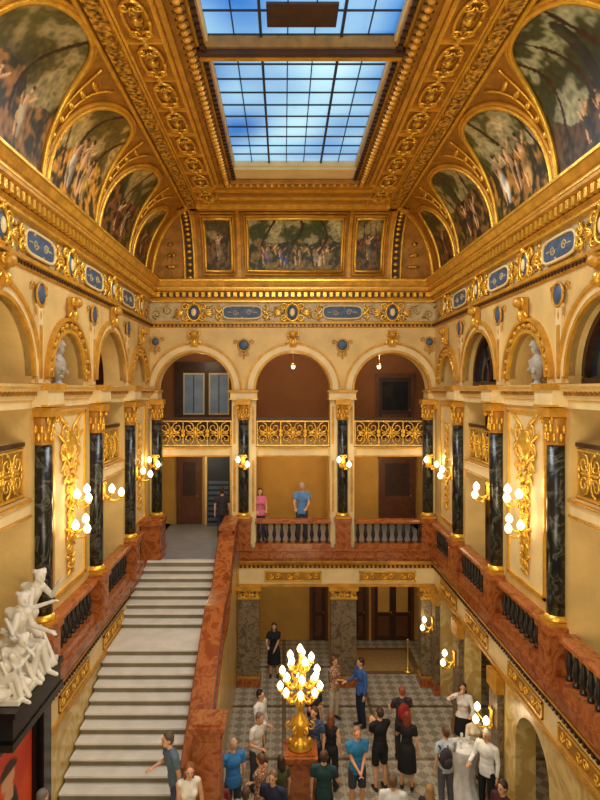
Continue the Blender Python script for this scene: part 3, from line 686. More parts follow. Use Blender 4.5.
def frz_cart(fr,u):
    root=empty('frieze_cartouche','gilded scrolled cartouche with winged ornament on the frieze','frieze ornament',place(fr,u,0,(ZF0+ZF1)/2),ROT[fr],group='gilded frieze cartouches')
    mb=MB(); mb.ell((0,-.03,0),(.15,.06,.2),'blue',14,8); mb.ell((0,-.08,0),(.08,.03,.12),'cream',10,6); mb.obj('boss',root)
    mb=MB()
    mb.tube([(.2*math.cos(a),-.06,.26*math.sin(a)) for a in [2*pi*i/18 for i in range(19)]],.035,'gold',5)
    for q in(-1,1):
        spiral(mb,IDP,(q*.26,.16),.12,1.4,0 if q<0 else pi,-q,.03,'gold',12,-.05); spiral(mb,IDP,(q*.26,-.15),.12,1.4,0 if q<0 else pi,q,.03,'gold',12,-.05)
        for k in range(4): leaf(mb,q*.3,-.04,-.02,(0 if q>0 else pi)+q*(.5-.3*k),.28,.06)
    leaf(mb,0,-.08,.2,pi/2,.14,.1); mb.obj('scroll_frame',root)
for u in(-1.25,1.75): frz_tablet('B',u)
for u in(-2.7,.25,3.25): frz_cart('B',u)
for fr in 'LR':
    for u in(7.05,9.8,12.55,15.3): frz_tablet(fr,u)
    for u in(8.425,11.175,13.925,16.6): frz_cart(fr,u)
def vine(fr,u0,u1):
    mb=MB(); P=FR[fr]; u=u0; k=0
    while u<u1:
        s_=1 if k%2 else -1
        spiral(mb,P,(u,(ZF0+ZF1)/2+s_*.06),.15,1.5,pi/2*s_,s_,.018,'orn',12,-.02,4)
        mb.ell(P(u+.17,-.02,(ZF0+ZF1)/2-s_*.15),(.05,.05,.035),'orn',6,5); k+=1; u+=.34
    return trim(mb)
vine('B',XL+.2,XR-.1); vine('L',6,17.8); vine('R',6,17.8)
def medal(fr,u,z,r=.15):
    root=empty('round_medallion','slate-blue roundel in a gilded ring between two arches','medallion',place(fr,u,0,z),ROT[fr],group='slate-blue roundels between the arches')
    mb=MB(); mb.ell((0,-.05,0),(r,.04,r),'blue',16,6); mb.obj('disc',root)
    mb=MB(); mb.tube([((r+.02)*math.cos(a),-.06,(r+.02)*math.sin(a)) for a in [2*pi*i/20 for i in range(21)]],.024,'goldp',5)
    leaf(mb,0,-.03,-(r+.05),-pi/2,.22,.07,'goldp')
    for q in(-1,1): spiral(mb,IDP,(q*(r+.1),r*.6),.08,1.2,pi if q>0 else 0,-q,.016,'goldp',10,-.03); spiral(mb,IDP,(q*.09,-r-.12),.07,1.2,pi/2,-q,.014,'goldp',10,-.03)
    mb.obj('ring',root)
def keyst(fr,u,z,s_=1.):
    mb=MB(); mb.prof([(-.02,0),(-.1,.0),(-.16,.1),(-.12,.25),(-.22,.38),(-.22,.46),(-.02,.46)],-.1*s_,.1*s_,'goldp',IDP)
    mb.ell((0,-.17,.36),(.13,.1,.1),'goldp',10,6); mb.ell((0,-.13,.12),(.07,.06,.1),'gold',8,6)
    for q in(-1,1): spiral(mb,IDP,(q*.11,.36),.08,1.2,pi/2,-q,.025,'gold',10,-.15); leaf(mb,q*.08,-.1,.2,(0 if q>0 else pi)-q*.7,.2,.06)
    mb.obj('gilded_keystone',label='gilded carved keystone bracket above an arch',cat='keystone',group='gilded keystones',loc=place(fr,u,0,z),rz=ROT[fr])
for u in(BP[0],BP[1]): medal('B',u,10.2)
for c in BC: keyst('B',c,ZC+1.2+.1)
for u in (-3.85,4.35): medal('B',u,10.3,.11)
for fr in 'LR':
    for y in BAY[1:5]: medal(fr,y,10.42,.17)
    for c in(8.425,13.925): keyst(fr,c,10.32)
    for c in(11.175,16.6): keyst(fr,c,10.12)
    b=dup(bust,place(fr,11.175,.2,ZE1),ROT[fr],'grey marble portrait bust of a man in an arched niche'); b.scale=(.95,.95,.92)
bust.location=place('L',5.675,.2,ZE1); bust.rotation_euler[2]=ROT['L']
# ---- paintings
def nz(x,y,s): return noise.noise(Vector((x,y,s*7.3)))
def fig(cx,cy,h,lean=0,skin=(226,176,124),cloth=None,arm=1):
    L=[]; f=lambda dx,dy,rx,ry,an,c: L.append((cx+dx*h+dy*h*lean,cy+dy*h,rx*h,ry*h,an,c))
    f(-.06,-.28,.05,.24,.12,skin); f(.07,-.26,.055,.25,-.2,skin); f(0,.08,.1,.19,0,skin); f(0,.36,.055,.07,0,skin); f(0,.41,.06,.045,0,(70,38,18))
    f(.16*arm,.26,.035,.17,-.9*arm,skin); f(-.14*arm,.12,.035,.16,.4*arm,skin)
    if cloth: f(.02,-.12,.14,.2,.2,cloth); f(.09,-.3,.09,.2,-.2,cloth)
    return L
def painter(seed,asp,figs,horizon=.45,skyc=(190,170,110),green=(70,74,26),ground=(120,84,36)):
    def f(x,y):
        X=x*asp; n1=nz(X*3,y*3,seed); n2=nz(X*9,y*9,seed+3); n3=nz(X*22,y*22,seed+5)
        if y>horizon+.12*n1:
            t=min(1,max(0,(n1+.5*n2+.35*n3)*3.5+.5)); m=1-.25*(1-y)
            c=[(skyc[k]*(1-t)+green[k]*t)*m for k in range(3)]
        else:
            t=min(1,max(0,(n2+.5*n3)*2.5+.6)); c=[ground[k]*t+green[k]*(1-t)*.65 for k in range(3)]
        for k in range(3):
            tx=.12+.36*k+.1*math.sin(seed*3+k)
            if abs(x-tx-.07*math.sin(y*5+k+seed))<.014+.012*n2 and y>.2: c=[56,34,14]
        m=1+.35*n3+.2*n2; c=[a*m for a in c]
        for cx,cy,rx,ry,an,cc in figs:
            dx=(X-cx*asp); dy=y-cy; ca,sa=math.cos(an),math.sin(an); a=dx*ca+dy*sa; b=-dx*sa+dy*ca
            if (a/rx)**2+(b/ry)**2<1:
                sh=.8+.5*max(-.5,min(.6,-a/rx*.5+.2+n2)); c=[q*sh for q in cc]
        return tuple(lin(min(255,max(0,q))) for q in c)
    return f
def lunette(side,uc,hw,v0,v1,f,lab,full=True,nx=96,ny=64):
    root=empty('cove_painting',lab,'painting',(0,0,0))
    mb=MB(); mb.col=[]; vs=[]; fs=[]
    def top(a): return v0+(v1-v0)*((1-abs(a)**2.3)**(.5)) if full else v1
    for i in range(nx+1):
        a=-1+2*i/nx; t=top(a)
        for j in range(ny+1):
            b=j/ny; v=v0+(t-v0)*b; vs.append(cv(side,uc+hw*a,v,.03))
            x=(a+1)/2
            if side=='R': x=1-x
            mb.col.append(f(x,(v-v0)/(v1-v0)))
    for i in range(nx):
        for j in range(ny): q=i*(ny+1)+j; fs.append((q,q+1,q+ny+2,q+ny+1))
    mb.add(vs,fs,'paint',True); mb.obj('canvas',root)
    mb=MB()
    for g,r_,o,m_ in((0.03,.045,.06,'gold'),(.10,.04,.03,'goldp')):
        pts=[]; N=40; hw2=hw+g
        if full:
            for i in range(N+1):
                an=pi*i/N; a=math.cos(an); t=v0+(v1+g*.45-v0)*((1-abs(a)**2.3)**.5 if abs(a)<1 else 0)
                pts.append(cv(side,uc+hw2*a,max(t,v0-.01),o))
            pts=[cv(side,uc+hw2,v0-.01,o)]+pts+[cv(side,uc-hw2,v0-.01,o)]
        else:
            gv=g*.5
            pts=[cv(side,uc+hw2,v0-gv+(v1-v0+2*gv)*k/6,o) for k in range(7)]+[cv(side,uc-hw2,v1+gv-(v1-v0+2*gv)*k/6,o) for k in range(7)]+[cv(side,uc+hw2,v0-gv,o)]
        mb.tube(pts,r_,m_,6)
    if full:
        mb.tube([cv(side,uc+(hw+.1)*(1-2*k/10),v0-.015,.05) for k in range(11)],.045,'gold',6)
    mb.obj('gilded_frame',root)
    return root
F=fig
lunette('L',11.175,1.24,.07,.87,painter(1,1.3,F(.36,.34,.5,.2,cloth=(225,210,170))+F(.52,.36,.54,-.1)+F(.65,.3,.42,.1,cloth=(210,170,80),arm=-1),.42,(214,180,104),(108,88,32),(196,138,50)),'arched painting of nude figures among reeds on the cove')
lunette('L',8.425,1.26,.07,.93,painter(2,1.3,F(.3,.25,.34,0,cloth=(150,60,40))+F(.62,.28,.36,.1,cloth=(190,170,130)),.4,(186,166,112),(92,84,40),(140,100,50)),'arched painting of shepherds beneath trees on the cove')
lunette('L',13.925,1.2,.07,.84,painter(3,1.3,F(.45,.3,.4,0,cloth=(120,50,36))+F(.68,.28,.34,.1),.5,(184,156,96),(74,72,30),(120,74,34)),'arched painting of a woodland gathering on the cove')
lunette('L',16.25,.7,.07,.70,painter(4,1.,F(.5,.35,.4,0,cloth=(130,96,60)),.5,(176,145,84),(86,76,34),(118,76,32)),'small arched painting beside the corner of the cove')
lunette('R',8.425,1.26,.07,.93,painter(5,1.3,F(.4,.2,.3,0,cloth=(60,56,50))+F(.56,.2,.28,0,cloth=(90,66,40))+[(.62,.5,.06,.3,0,(44,42,34)),(.62,.72,.05,.12,0,(60,58,46))],.32,(190,190,150),(60,64,32),(86,64,38)),'arched painting of a monument among dark trees on the cove')
lunette('R',11.175,1.24,.07,.87,painter(6,1.3,F(.26,.34,.5,.1,cloth=(232,226,204))+F(.48,.38,.52,-.1)+F(.68,.34,.48,.15,cloth=(206,160,90)),.42,(204,190,140),(84,84,40),(158,112,48)),'arched painting of dancing figures in a landscape on the cove')
lunette('R',13.925,1.2,.07,.84,painter(7,1.3,F(.4,.3,.4,0,cloth=(90,60,40))+F(.62,.3,.38,.1),.5,(186,168,110),(68,66,30),(114,78,38)),'arched painting of resting travellers on the cove')
lunette('R',16.25,.7,.07,.70,painter(8,1.,F(.5,.35,.4,0,cloth=(110,60,40)),.5,(178,148,86),(76,68,30),(112,72,34)),'small arched painting beside the corner of the cove')
lunette('B',.32,1.36,.12,.72,painter(9,2.0,F(.2,.3,.4,.2,cloth=(130,110,130))+F(.35,.26,.38,-.2,cloth=(80,96,140))+F(.55,.26,.36,.2)+F(.72,.26,.4,-.2,cloth=(200,180,140))+F(.85,.28,.36,.1,cloth=(120,100,70)),.5,(186,176,126),(68,76,32),(120,96,44)),'wide painting of figures resting under a tree above the arcade',False,120,56)
lunette('B',-1.93,.36,.12,.72,painter(10,.6,F(.5,.42,.5,0,cloth=(150,130,90)),.6,(176,150,94),(84,72,34),(106,74,36)),'narrow upright painting with a standing figure above the arcade',False,36,50)
lunette('B',2.5,.36,.12,.72,painter(11,.6,F(.5,.42,.5,0,cloth=(120,110,80)),.6,(176,150,94),(76,72,34),(106,74,36)),'narrow upright painting with a draped figure above the arcade',False,36,50)
mb=MB()
def rib(side,uf,m_='orn',w_=.1,v0=0,v1=1,off=.05):
    n=12; vs=[];fs=[]
    for i in range(n+1):
        v=v0+(v1-v0)*i/n; u=uf
        vs+=[cv(side,u-w_,v,0),cv(side,u-w_,v,off),cv(side,u+w_,v,off),cv(side,u+w_,v,0)]
    for i in range(n):
        for j in range(3): q=i*4+j; fs.append((q,q+1,q+5,q+4))
    mb.add(vs,fs,m_)
for side in 'LR':
    for y in BAY[:5]:
        for k in range(7): 
            v=.12+.11*k; mb.ell(cv(side,y,v,.03),(.045,.05+.03*k*k/12,.07),'gold',8,6)
        for q in(-1,1): mb.tube([cv(side,y+q*(.10+.25*(k/8)**3),.45+.055*k,.03) for k in range(9)],.022,'gold',5)
for x in(-2.62,-1.33,1.93,3.12): rib('B',x,'goldp',.05,off=.05)
for x in(-2.8,3.32):
    rib('B',x,'wood',.11,off=.03)
    for k in range(14): mb.ell(cv('B',x,.04+.068*k,.07),(.075,.05,.055),'gold',8,6)
    for q in(-1,1): rib('B',x+q*.14,'gold',.02,off=.12)
for x,s_ in((-3.35,-1),(3.85,1)):
    for k in range(3): mb.ell(cv('B',x,.15+.12*k,.03),(.2-.05*k,.05,.06),'orn',8,6)
trim(mb)
mb=MB()
for sx in(-1,1):
    pts=[]
    for i in range(13):
        v=i/12; d=cd(v)+.03; z=ZT+(ZCE-ZT)*math.sin(v*pi/2)-.03
        pts.append(((XL+d) if sx<0 else (XR-d),YB-d,z))
    mb.tube(pts,.08,'gold',8)
for side in 'LR':
    for vv,r_ in((.02,.05),(.965,.05)):
        mb.tube([cv(side,YF+(YB-cd(vv)-YF)*i/20,vv,.05) for i in range(21)],r_,'gold',6)
mb.tube([cv('B',XL+1.25+(XR-XL-2.5)*i/10,.95,.05) for i in range(11)],.05,'gold',6)
mb.tube([cv('B',XL+.1+(XR-XL-.2)*i/10,.02,.05) for i in range(11)],.05,'gold',6)
for x0,x1 in((-2.5,-1.4),(-1.25,1.88),(2.0,3.02)):
    mb.tube([cv('B',x0+(x1-x0)*i/6,.84,.04) for i in range(7)],.03,'goldp',5)
trim(mb)
def ccart():
    mb=MB()
    n=24; pts=[(.17*math.copysign(abs(math.cos(a))**.7,math.cos(a)),.42*math.sin(a)) for a in [2*pi*i/n for i in range(n+1)]]
    mb.tube([(x,y,-.03) for x,y in pts],.03,'gold',5)
    mb.ell((0,0,-.02),(.09,.3,.05),'orn',12,6); mb.ell((0,0,-.05),(.05,.09,.05),'gold',10,6)
    for q in(-1,1):
        for p in(-1,1): spiral(mb,lambda u,d,z:(u,z,-.05),(q*.1,p*.3),.09,1.3,0 if q<0 else pi,p*q,.02,'gold',10)
        mb.ell((0,q*.47,-.03),(.05,.07,.04),'gold',8,6)
    return mb.obj('ceiling_cartouche',label='gilded elongated scroll cartouche on the ceiling border',cat='ceiling ornament',group='gilded ceiling cartouches')
c0=ccart(); first=True
for q in(-1,1):
    y=6.1
    while y<15.0:
        o=c0 if first else c0.copy()
        if not first: COL.objects.link(o)
        first=False; o.location=(XC+q*2.28,y,ZCE-.005); y+=1.06
for q in(-1,1):
    o=c0.copy(); COL.objects.link(o); o.location=(XC+q*2.28,15.75,ZCE-.005)
mb=MB()
for q in(-1,1):
    y=6.1-.53
    while y<15.5: mb.box(XC+q*2.28-.26,XC+q*2.28+.26,y-.02,y+.02,ZCE-.05,ZCE,'gold'); y+=1.06
    for o in(-.28,.28): mb.box(XC+q*2.28+o-.02,XC+q*2.28+o+.02,YF,16.4,ZCE-.06,ZCE,'gold')
trim(mb)
# ---- skylight windows
def skyl(idx,y0,y1,ncol,nrow):
    root=bpy.data.objects.new('window_%d'%idx,None); COL.objects.link(root); root['kind']='structure'; root['label']='leaded skylight of blue-tinted glass panes'
    z=ZCE+.22; mb=MB(); mb.col=[]; vs=[];fs=[]; W=1.4
    nx,ny=ncol*6,nrow*6
    for i in range(nx+1):
        for j in range(ny+1):
            X=-W+2*W*i/nx; Y=y0+(y1-y0)*j/ny; vs.append((XC+X,Y,z))
            t=(X+W)/(2*W); n_=noise.noise(Vector((X*.9,Y*.7,idx)))
            cell=noise.noise(Vector((math.floor(i/6)*3.1,math.floor(j/6)*2.7,5)))*.14
            br=min(1,max(0,.34+.42*math.exp(-((t-.6)/.28)**2)*(1 if idx==1 else .5)+n_*.5+cell-(.12 if idx==2 else 0)))
            a=C(14,104,190); b=C(176,226,248); mb.col.append(tuple(a[k]*(1-br)+b[k]*br for k in range(3)))
    for i in range(nx):
        for j in range(ny): q=i*(ny+1)+j; fs.append((q,q+1,q+ny+2,q+ny+1))
    mb.add(vs,fs,'sky'); mb.obj('glass_panes',root)
    mb=MB()
    for i in range(ncol+1): x=XC-W+2*W*i/ncol; mb.box(x-.009,x+.009,y0,y1,z-.03,z-.005,'iron')
    for j in range(nrow+1): y=y0+(y1-y0)*j/nrow; mb.box(XC-W,XC+W,y-.009,y+.009,z-.03,z-.005,'iron')
    for i in (2,5): x=XC-W+2*W*i/ncol; mb.box(x-.02,x+.02,y0,y1,z-.06,z-.005,'iron')
    mb.obj('glazing_bars',root)
    if idx==2:
        mb=MB(); mb.box(XC-.5,XC+.5,8.2,8.72,z-.05,z-.012,'wood'); mb.obj('wooden_hatch',root)
skyl(1,9.3,13.95,7,10); skyl(2,4.4,8.95,7,8)
mb=MB()
for q in(-1,1): mb.box(XC+q*1.42-.03,XC+q*1.42+.03,4.4,13.95,ZCE+.1,ZCE+.24,'cream')
mb.box(XC-1.42,XC+1.42,13.92,13.98,ZCE+.1,ZCE+.24,'cream'); mb.box(XC-1.42,XC+1.42,9.28,9.34,ZCE+.1,ZCE+.24,'wood')
mb.box(XC-1.55,XC+1.55,9.0,9.08,ZCE-.06,ZCE+.03,'wood'); mb.box(XC-1.55,XC+1.55,9.14,9.24,ZCE-.04,ZCE+.03,'goldp'); trim(mb)
# ---- stairs
st=empty('staircase','pale stone staircase with worn treads rising to the first floor','staircase',(-2.85,13.3,1.45))
def lz(p): return (p[0]+2.85,p[1]-13.3,p[2]-1.45)
zz=Z1; yy=16.6; steps=[]
RI=(Z1-1.45)/20; TR=.28
for i in range(1,20):
    zz-=RI; t=TR if i!=8 else 1.2
    steps.append((yy-t,yy,zz)); yy-=t
LZx=lambda x,y,q:lz((x,y,q))
for y0,y1,z in steps:
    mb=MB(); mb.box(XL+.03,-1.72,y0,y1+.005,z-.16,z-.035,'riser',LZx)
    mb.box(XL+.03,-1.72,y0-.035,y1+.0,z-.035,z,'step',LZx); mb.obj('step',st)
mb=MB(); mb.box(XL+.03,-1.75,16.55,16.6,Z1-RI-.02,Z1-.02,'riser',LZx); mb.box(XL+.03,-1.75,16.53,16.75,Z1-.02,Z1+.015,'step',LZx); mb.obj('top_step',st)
keyp=[(10.2,1.45),(steps[8][1],steps[7][2]),(steps[7][1],steps[7][2]),(16.6,Z1),(18.0,Z1)]
def ruled(mb,x0,x1,lo,hi,m_):
    for (ya,za),(yb,zb) in zip(keyp[:-1],keyp[1:]):
        vs=[]
        for x in(x0,x1):
            for y,z in((ya,za),(yb,zb)):
                vs+=[lz((x,y,(z+lo) if lo is not None else 0.0)),lz((x,y,z+hi))]
        mb.add(vs,[(0,2,3,1),(4,5,7,6),(0,1,5,4),(2,6,7,3),(0,4,6,2),(1,3,7,5)],m_)
mb=MB(); ruled(mb,-1.68,-1.42,None,.0,'ymarb'); mb.obj('stringer_wall',st)
mb=MB(); ruled(mb,-1.74,-1.36,.0,.2,'brown'); mb.obj('parapet_base',st)
mb=MB(); ruled(mb,-1.76,-1.34,.82,.98,'brown'); mb.obj('handrail',st)
mb=MB(); ruled(mb,-1.785,-1.315,.86,.91,'woodm'); mb.obj('rail_moulding',st)
me=None; n=38
for i in range(n):
    y=10.5+i*(17.85-10.5)/(n-1); z=None
    for (ya,za),(yb,zb) in zip(keyp[:-1],keyp[1:]):
        if ya<=y<=yb: z=za+(zb-za)*(y-ya)/(yb-ya)
    if me is None:
        mb=MB(); mb.lathe([(r*1.15,q*1.16) for r,q in BALP],(0,0,0),'brown',10); b=mb.obj('baluster',st,loc=lz((-1.55,y,z+.16))); me=b.data
    else:
        b=bpy.data.objects.new('baluster',me); COL.objects.link(b); b.parent=st; b.location=lz((-1.55,y,z+.16))
def newel(x,y,z,h,w_,lab):
    root=empty('newel_post',lab,'newel post',(x,y,z),group='stair newel posts')
    mb=MB(); mb.box(-w_/2,w_/2,-w_/2,w_/2,.0,.2,'brown'); mb.box(-w_/2+.05,w_/2-.05,-w_/2+.05,w_/2-.05,.2,h-.14,'brown')
    mb.box(-w_/2+.12,w_/2-.12,-w_/2+.03,w_/2-.03,.35,h-.3,'brown'); mb.box(-w_/2+.03,w_/2-.03,-w_/2+.12,w_/2-.12,.35,h-.3,'brown'); mb.obj('post_body',root)
    mb=MB(); mb.box(-w_/2-.02,w_/2+.02,-w_/2-.02,w_/2+.02,h-.14,h-.04,'brown'); mb.box(-w_/2+.04,w_/2-.04,-w_/2+.04,w_/2-.04,h-.04,h,'brown'); mb.obj('post_cap',root)
newel(-1.3,10.3,1.45,1.8,.56,'brown marble newel post at the foot of the flight')
newel(-1.55,16.45,Z1-.05,1.12,.4,'brown marble newel post at the head of the flight')
newel(-3.72,16.95,Z1,1.1,.62,'massive brown marble pedestal at the head of the stairs')
# ---- candelabra
px,py=.34,12.67
newel(px,py,0,1.32,.68,'brown marble pedestal carrying the gilded candelabra')
cand=empty('candelabra','tall gilded candelabra with clustered glowing glass globes','lamp',(px,py,1.32))
mb=MB(); mb.lathe([(.24,0),(.26,.05),(.2,.1),(.22,.16),(.12,.22),(.1,.3),(.16,.38),(.2,.5),(.17,.6),(.07,.7),(.05,.8),(.09,.86),(.09,.92),(.05,.98),(.045,1.2),(.1,1.28),(.06,1.36),(.035,1.5),(.03,1.95),(.05,2.0)],(0,0,0),'gold',18)
for i in range(6):
    a=i*pi/3; spiral(mb,lambda u,d,z,a=a:(u*math.cos(a),u*math.sin(a),z),(.22,.45),.1,1.3,pi/2,-1,.022,'gold',10)
    mb.ell((.2*math.cos(a),.2*math.sin(a),.14),(.06,.06,.08),'gold',8,6)
mb.obj('stem',cand)
tiers=[(1.15,.42,8,0),(1.45,.38,7,.3),(1.75,.24,5,.1)]
gl=None
GP=[(.02,0),(.05,.02),(.07,.065),(.062,.11),(.035,.15),(.01,.18)]
for z,r,n,ph in tiers:
    for i in range(n):
        a=ph+2*pi*i/n; ca,sa=math.cos(a),math.sin(a)
        mb=MB(); pts=[]
        for k in range(9):
            t=k/8; rr_=.04+(r-.04)*t; pts.append((rr_*ca,rr_*sa,z-.16*math.sin(t*pi)+.02*t))
        mb.tube(pts,[.026-.008*k/8 for k in range(9)],'gold',6); mb.lathe([(.02,0),(.06,.03),(.065,.05),(.03,.06)],(r*ca,r*sa,z+.01),'gold',10)
        mb.ell((r*.6*ca,r*.6*sa,z-.1),(.05,.05,.04),'gold',8,6); arm=mb.obj('arm',cand)
        if gl is None:
            mb=MB(); mb.lathe(GP,(0,0,0),'glow',12); g=mb.obj('glass_globe',arm,loc=(r*ca,r*sa,z+.07)); gl=g.data
        else:
            g=bpy.data.objects.new('glass_globe',gl); COL.objects.link(g); g.parent=arm; g.location=(r*ca,r*sa,z+.07)
g=bpy.data.objects.new('glass_globe',gl); COL.objects.link(g); g.parent=cand; g.location=(0,0,2.0)
# ---- sconces
def sconce_proto(n):
    root=empty('wall_sconce','gilded wall sconce with %d lit frosted glass globes'%n,'wall lamp',(0,0,0),group='gilded %d-light wall sconces'%n)
    mb=MB(); mb.ell((0,-.02,0),(.08,.035,.2),'gold',12,8)
    for q in(-1,1): spiral(mb,IDP,(q*.07,.14),.06,1.2,0 if q<0 else pi,-q,.016,'gold',10,-.03); spiral(mb,IDP,(q*.07,-.14),.06,1.2,0 if q<0 else pi,q,.016,'gold',10,-.03)
    mb.obj('back_plate',root)
    for i in range(n):
        x=(i-(n-1)/2)*.28; y=-.2-(.12 if i==n//2 else 0); h=.0 if i!=n//2 else -.12
        mb=MB(); pts=[(x*t,y*t-.02,-.05+h*t-.1*math.sin(t*pi)) for t in [k/8 for k in range(9)]]
        mb.tube(pts,.018,'gold',6); mb.lathe([(.015,0),(.05,.02),(.055,.04)],(x,y-.02,-.05+h),'gold',10)
        for q in(-1,1): mb.ell((x*.5+q*.03,y*.5,-.15+h*.5),(.035,.03,.03),'gold',6,5)
        arm=mb.obj('arm',root)
        mb=MB(); mb.lathe(GP,(x,y-.02,-.01+h),'glow',12); mb.obj('glass_globe',arm)
    return root
s3=sconce_proto(3); s2=sconce_proto(2)
LPOS=[]
def sc_(proto,fr,u,d,z,first=[]):
    key=proto.name
    if key not in first: first.append(key); proto.location=place(fr,u,d,z); proto.rotation_euler[2]=ROT[fr]
    else: dup(proto,place(fr,u,d,z),ROT[fr])
    LPOS.append(place(fr,u,d-.5,z+.12))
for x in BP: sc_(s2,'B',x,-.24,6.75)
sc_(s2,'B',4.3,-.22,6.75); sc_(s2,'B',-3.8,-.22,6.75)
for fr in 'LR':
    sc_(s3,fr,11.175,-.04,6.9); sc_(s2,fr,12.55,-.24,6.75); sc_(s2,fr,15.3,-.24,6.75)
    sc_(s3,fr,5.7,-.04,6.9); sc_(s3,fr,11.1,-.04,6.35)
for y in(17.6,15.35,12.6): sc_(s3 if y<15 else s2,'R',y,-.16,2.0)
def trophy(fr,u):
    root=empty('gilded_trophy_relief','gilded hanging relief of vases and foliage in moulded panel','relief',place(fr,u,-.005,Z1+1.1),ROT[fr],group='gilded trophy reliefs')
    mb=MB()
    for a,b,c_,d_ in((-.85,.85,3.2,3.26),(-.85,.85,.0,.06),(-.85,-.79,0,3.26),(.79,.85,0,3.26)): mb.box(a,b,-.05,0,c_,d_,'gold')
    mb.box(-.79,.79,-.015,0,.06,3.2,'cream'); mb.obj('panel_moulding',root)
    mb=MB()
    mb.lathe([(.03,0),(.1,.1),(.05,.2),(.14,.4),(.17,.55),(.08,.7),(.12,.76)],(0,-.03,.35),'gold',12,1,.35)
    mb.lathe([(.03,0),(.2,.1),(.3,.3),(.26,.42),(.1,.5),(.16,.58)],(0,-.03,2.3),'gold',12,1,.35)
    for z,s in((.4,.5),(.9,.6),(1.35,.55),(1.8,.65),(2.2,1.2),(2.5,1.5),(2.85,1.3)):
        for q in(-1,1):
            spiral(mb,IDP,(q*.22*s,z),.15*s,1.5,0 if q<0 else pi,-q,.024,'gold',12,-.05); leaf(mb,q*.1*s,-.05,z+.1,(.5 if q>0 else pi-.5),.4*s,.07); leaf(mb,q*.1*s,-.05,z-.08,(-.6 if q>0 else pi+.6),.3*s,.06)
    for i in range(18): mb.ell((.07*math.sin(i*1.9),-.05,.3+i*.13),(.06,.05,.07),'gold' if i%2 else 'orn',8,6)
    mb.obj('relief_ornament',root)
for fr in 'LR': trophy(fr,11.175)
for fr in 'LR':
    mb=MB()
    mb.box(-.6,.6,-.02,0,0,3.2,'cream')
    for a,b,c_,d_ in((-.62,.62,3.2,3.26),(-.62,.62,.0,.06),(-.62,-.56,0,3.26),(.56,.62,0,3.26)): mb.box(a,b,-.05,0,c_,d_,'gold')
    for i in range(12): 
        mb.ell((.06*math.sin(i*1.9),-.04,.4+i*.2),(.06,.04,.08),'gold',8,6)
        for q in(-1,1): spiral(mb,IDP,(q*.16,.45+i*.2),.1,1.2,0 if q<0 else pi,-q,.016,'gold',8,-.03)
    mb.obj('gilded_wall_panel',label='gilded arabesque panel between marble columns',cat='relief',group='gilded arabesque panels',loc=place(fr,16.55,-.005,Z1+1.1),rz=ROT[fr])
di=[0]
def door(x0,x1,z0,z1,m_='wood',g=None,y=21.28,two=False):
    di[0]+=1; mb=MB(); mb.box(x0-.1,x0,y-.08,y,z0,z1+.1,'woodm'); mb.box(x1,x1+.1,y-.08,y,z0,z1+.1,'woodm'); mb.box(x0-.12,x1+.12,y-.1,y,z1,z1+.14,'woodm'); mb.box(x0,x1,y-.04,y,z0,z1,m_)
    n=2 if two else 1; w_=(x1-x0)/n
    for i in range(n):
        a=x0+i*w_; mb.box(a+.12,a+w_-.12,y-.055,y-.03,z0+1.0,z1-.15,g or 'woodm'); mb.box(a+.12,a+w_-.12,y-.055,y-.03,z0+.15,z0+.85,'woodm')
        mb.ell((a+w_-.06,y-.07,z0+1.),(.025,.03,.025),'gold',8,6)
    mb.obj('door_%d'%di[0],kind='structure')
door(3.35,4.5,Z2,Z2+2.15,'wood','darkgl'); door(3.45,4.55,Z1,Z1+2.3,'woodm','wood')
door(-3.7,-3.0,Z1,Z1+2.35,'woodm','wood'); door(1.0,1.45,0,2.4,'wood'); door(3.2,4.5,0,2.5,'wood','yellw',two=True)
door(2.5,2.9,0,2.4,'wood')
mb=MB(); y=21.25; mb.box(-3.85,-1.9,y-.1,y,Z2,Z2+2.7,'wood')
for a,b in((-3.5,-2.85),(-2.6,-1.98)):
    mb.box(a-.05,b+.05,y-.12,y-.085,Z2+.84,Z2+2.31,'beigew'); mb.box(a,b,y-.13,y-.09,Z2+.9,Z2+2.25,'palegl')
    mb.box((a+b)/2-.015,(a+b)/2+.015,y-.15,y-.1,Z2+.9,Z2+2.25,'wood')
mb.obj('window_3',kind='structure')
mb=MB(); mb.box(-2.7,-1.9,21.1,21.28,Z1,Z1+2.7,'iron')
for i in range(9): mb.box(-2.65,-1.95,20.9+.02*i,21.2,Z1+.0+.18*i,Z1+.18*i+.1,cmat((80,96,124),'stairs_blue'))
mb.box(-2.78,-2.7,21.05,21.28,Z1,Z1+2.8,'cream'); mb.box(-1.9,-1.8,21.05,21.28,Z1,Z1+2.8,'cream'); mb.box(-2.8,-1.8,21.05,21.28,Z1+2.7,Z1+2.82,'cream'); mb.obj('door_7',kind='structure')
for k,c in enumerate((8.425,13.925)):
    mb=MB(); P=PR
    mb.ring(P,c,ZS,.0,RO,.3,.34,'darkgl'); mb.box(c-RO,c+RO,.3,.34,ZE1,ZS,'darkgl',P); mb.ring(P,c,ZS,RO-.1,RO,.2,.36,'wood')
    for a in(pi/2,pi/3,2*pi/3): mb.tube([P(c,.28,ZE1),P(c+.93*math.cos(a),.28,ZS+.93*math.sin(a))],.03,'wood',4)
    mb.ring(P,c,ZS,.5,.56,.26,.34,'wood',n=16); mb.box(c-RO,c+RO,.2,.36,ZE1,ZE1+.1,'wood',P)
    mb.obj('window_%d'%(4+k),kind='structure')
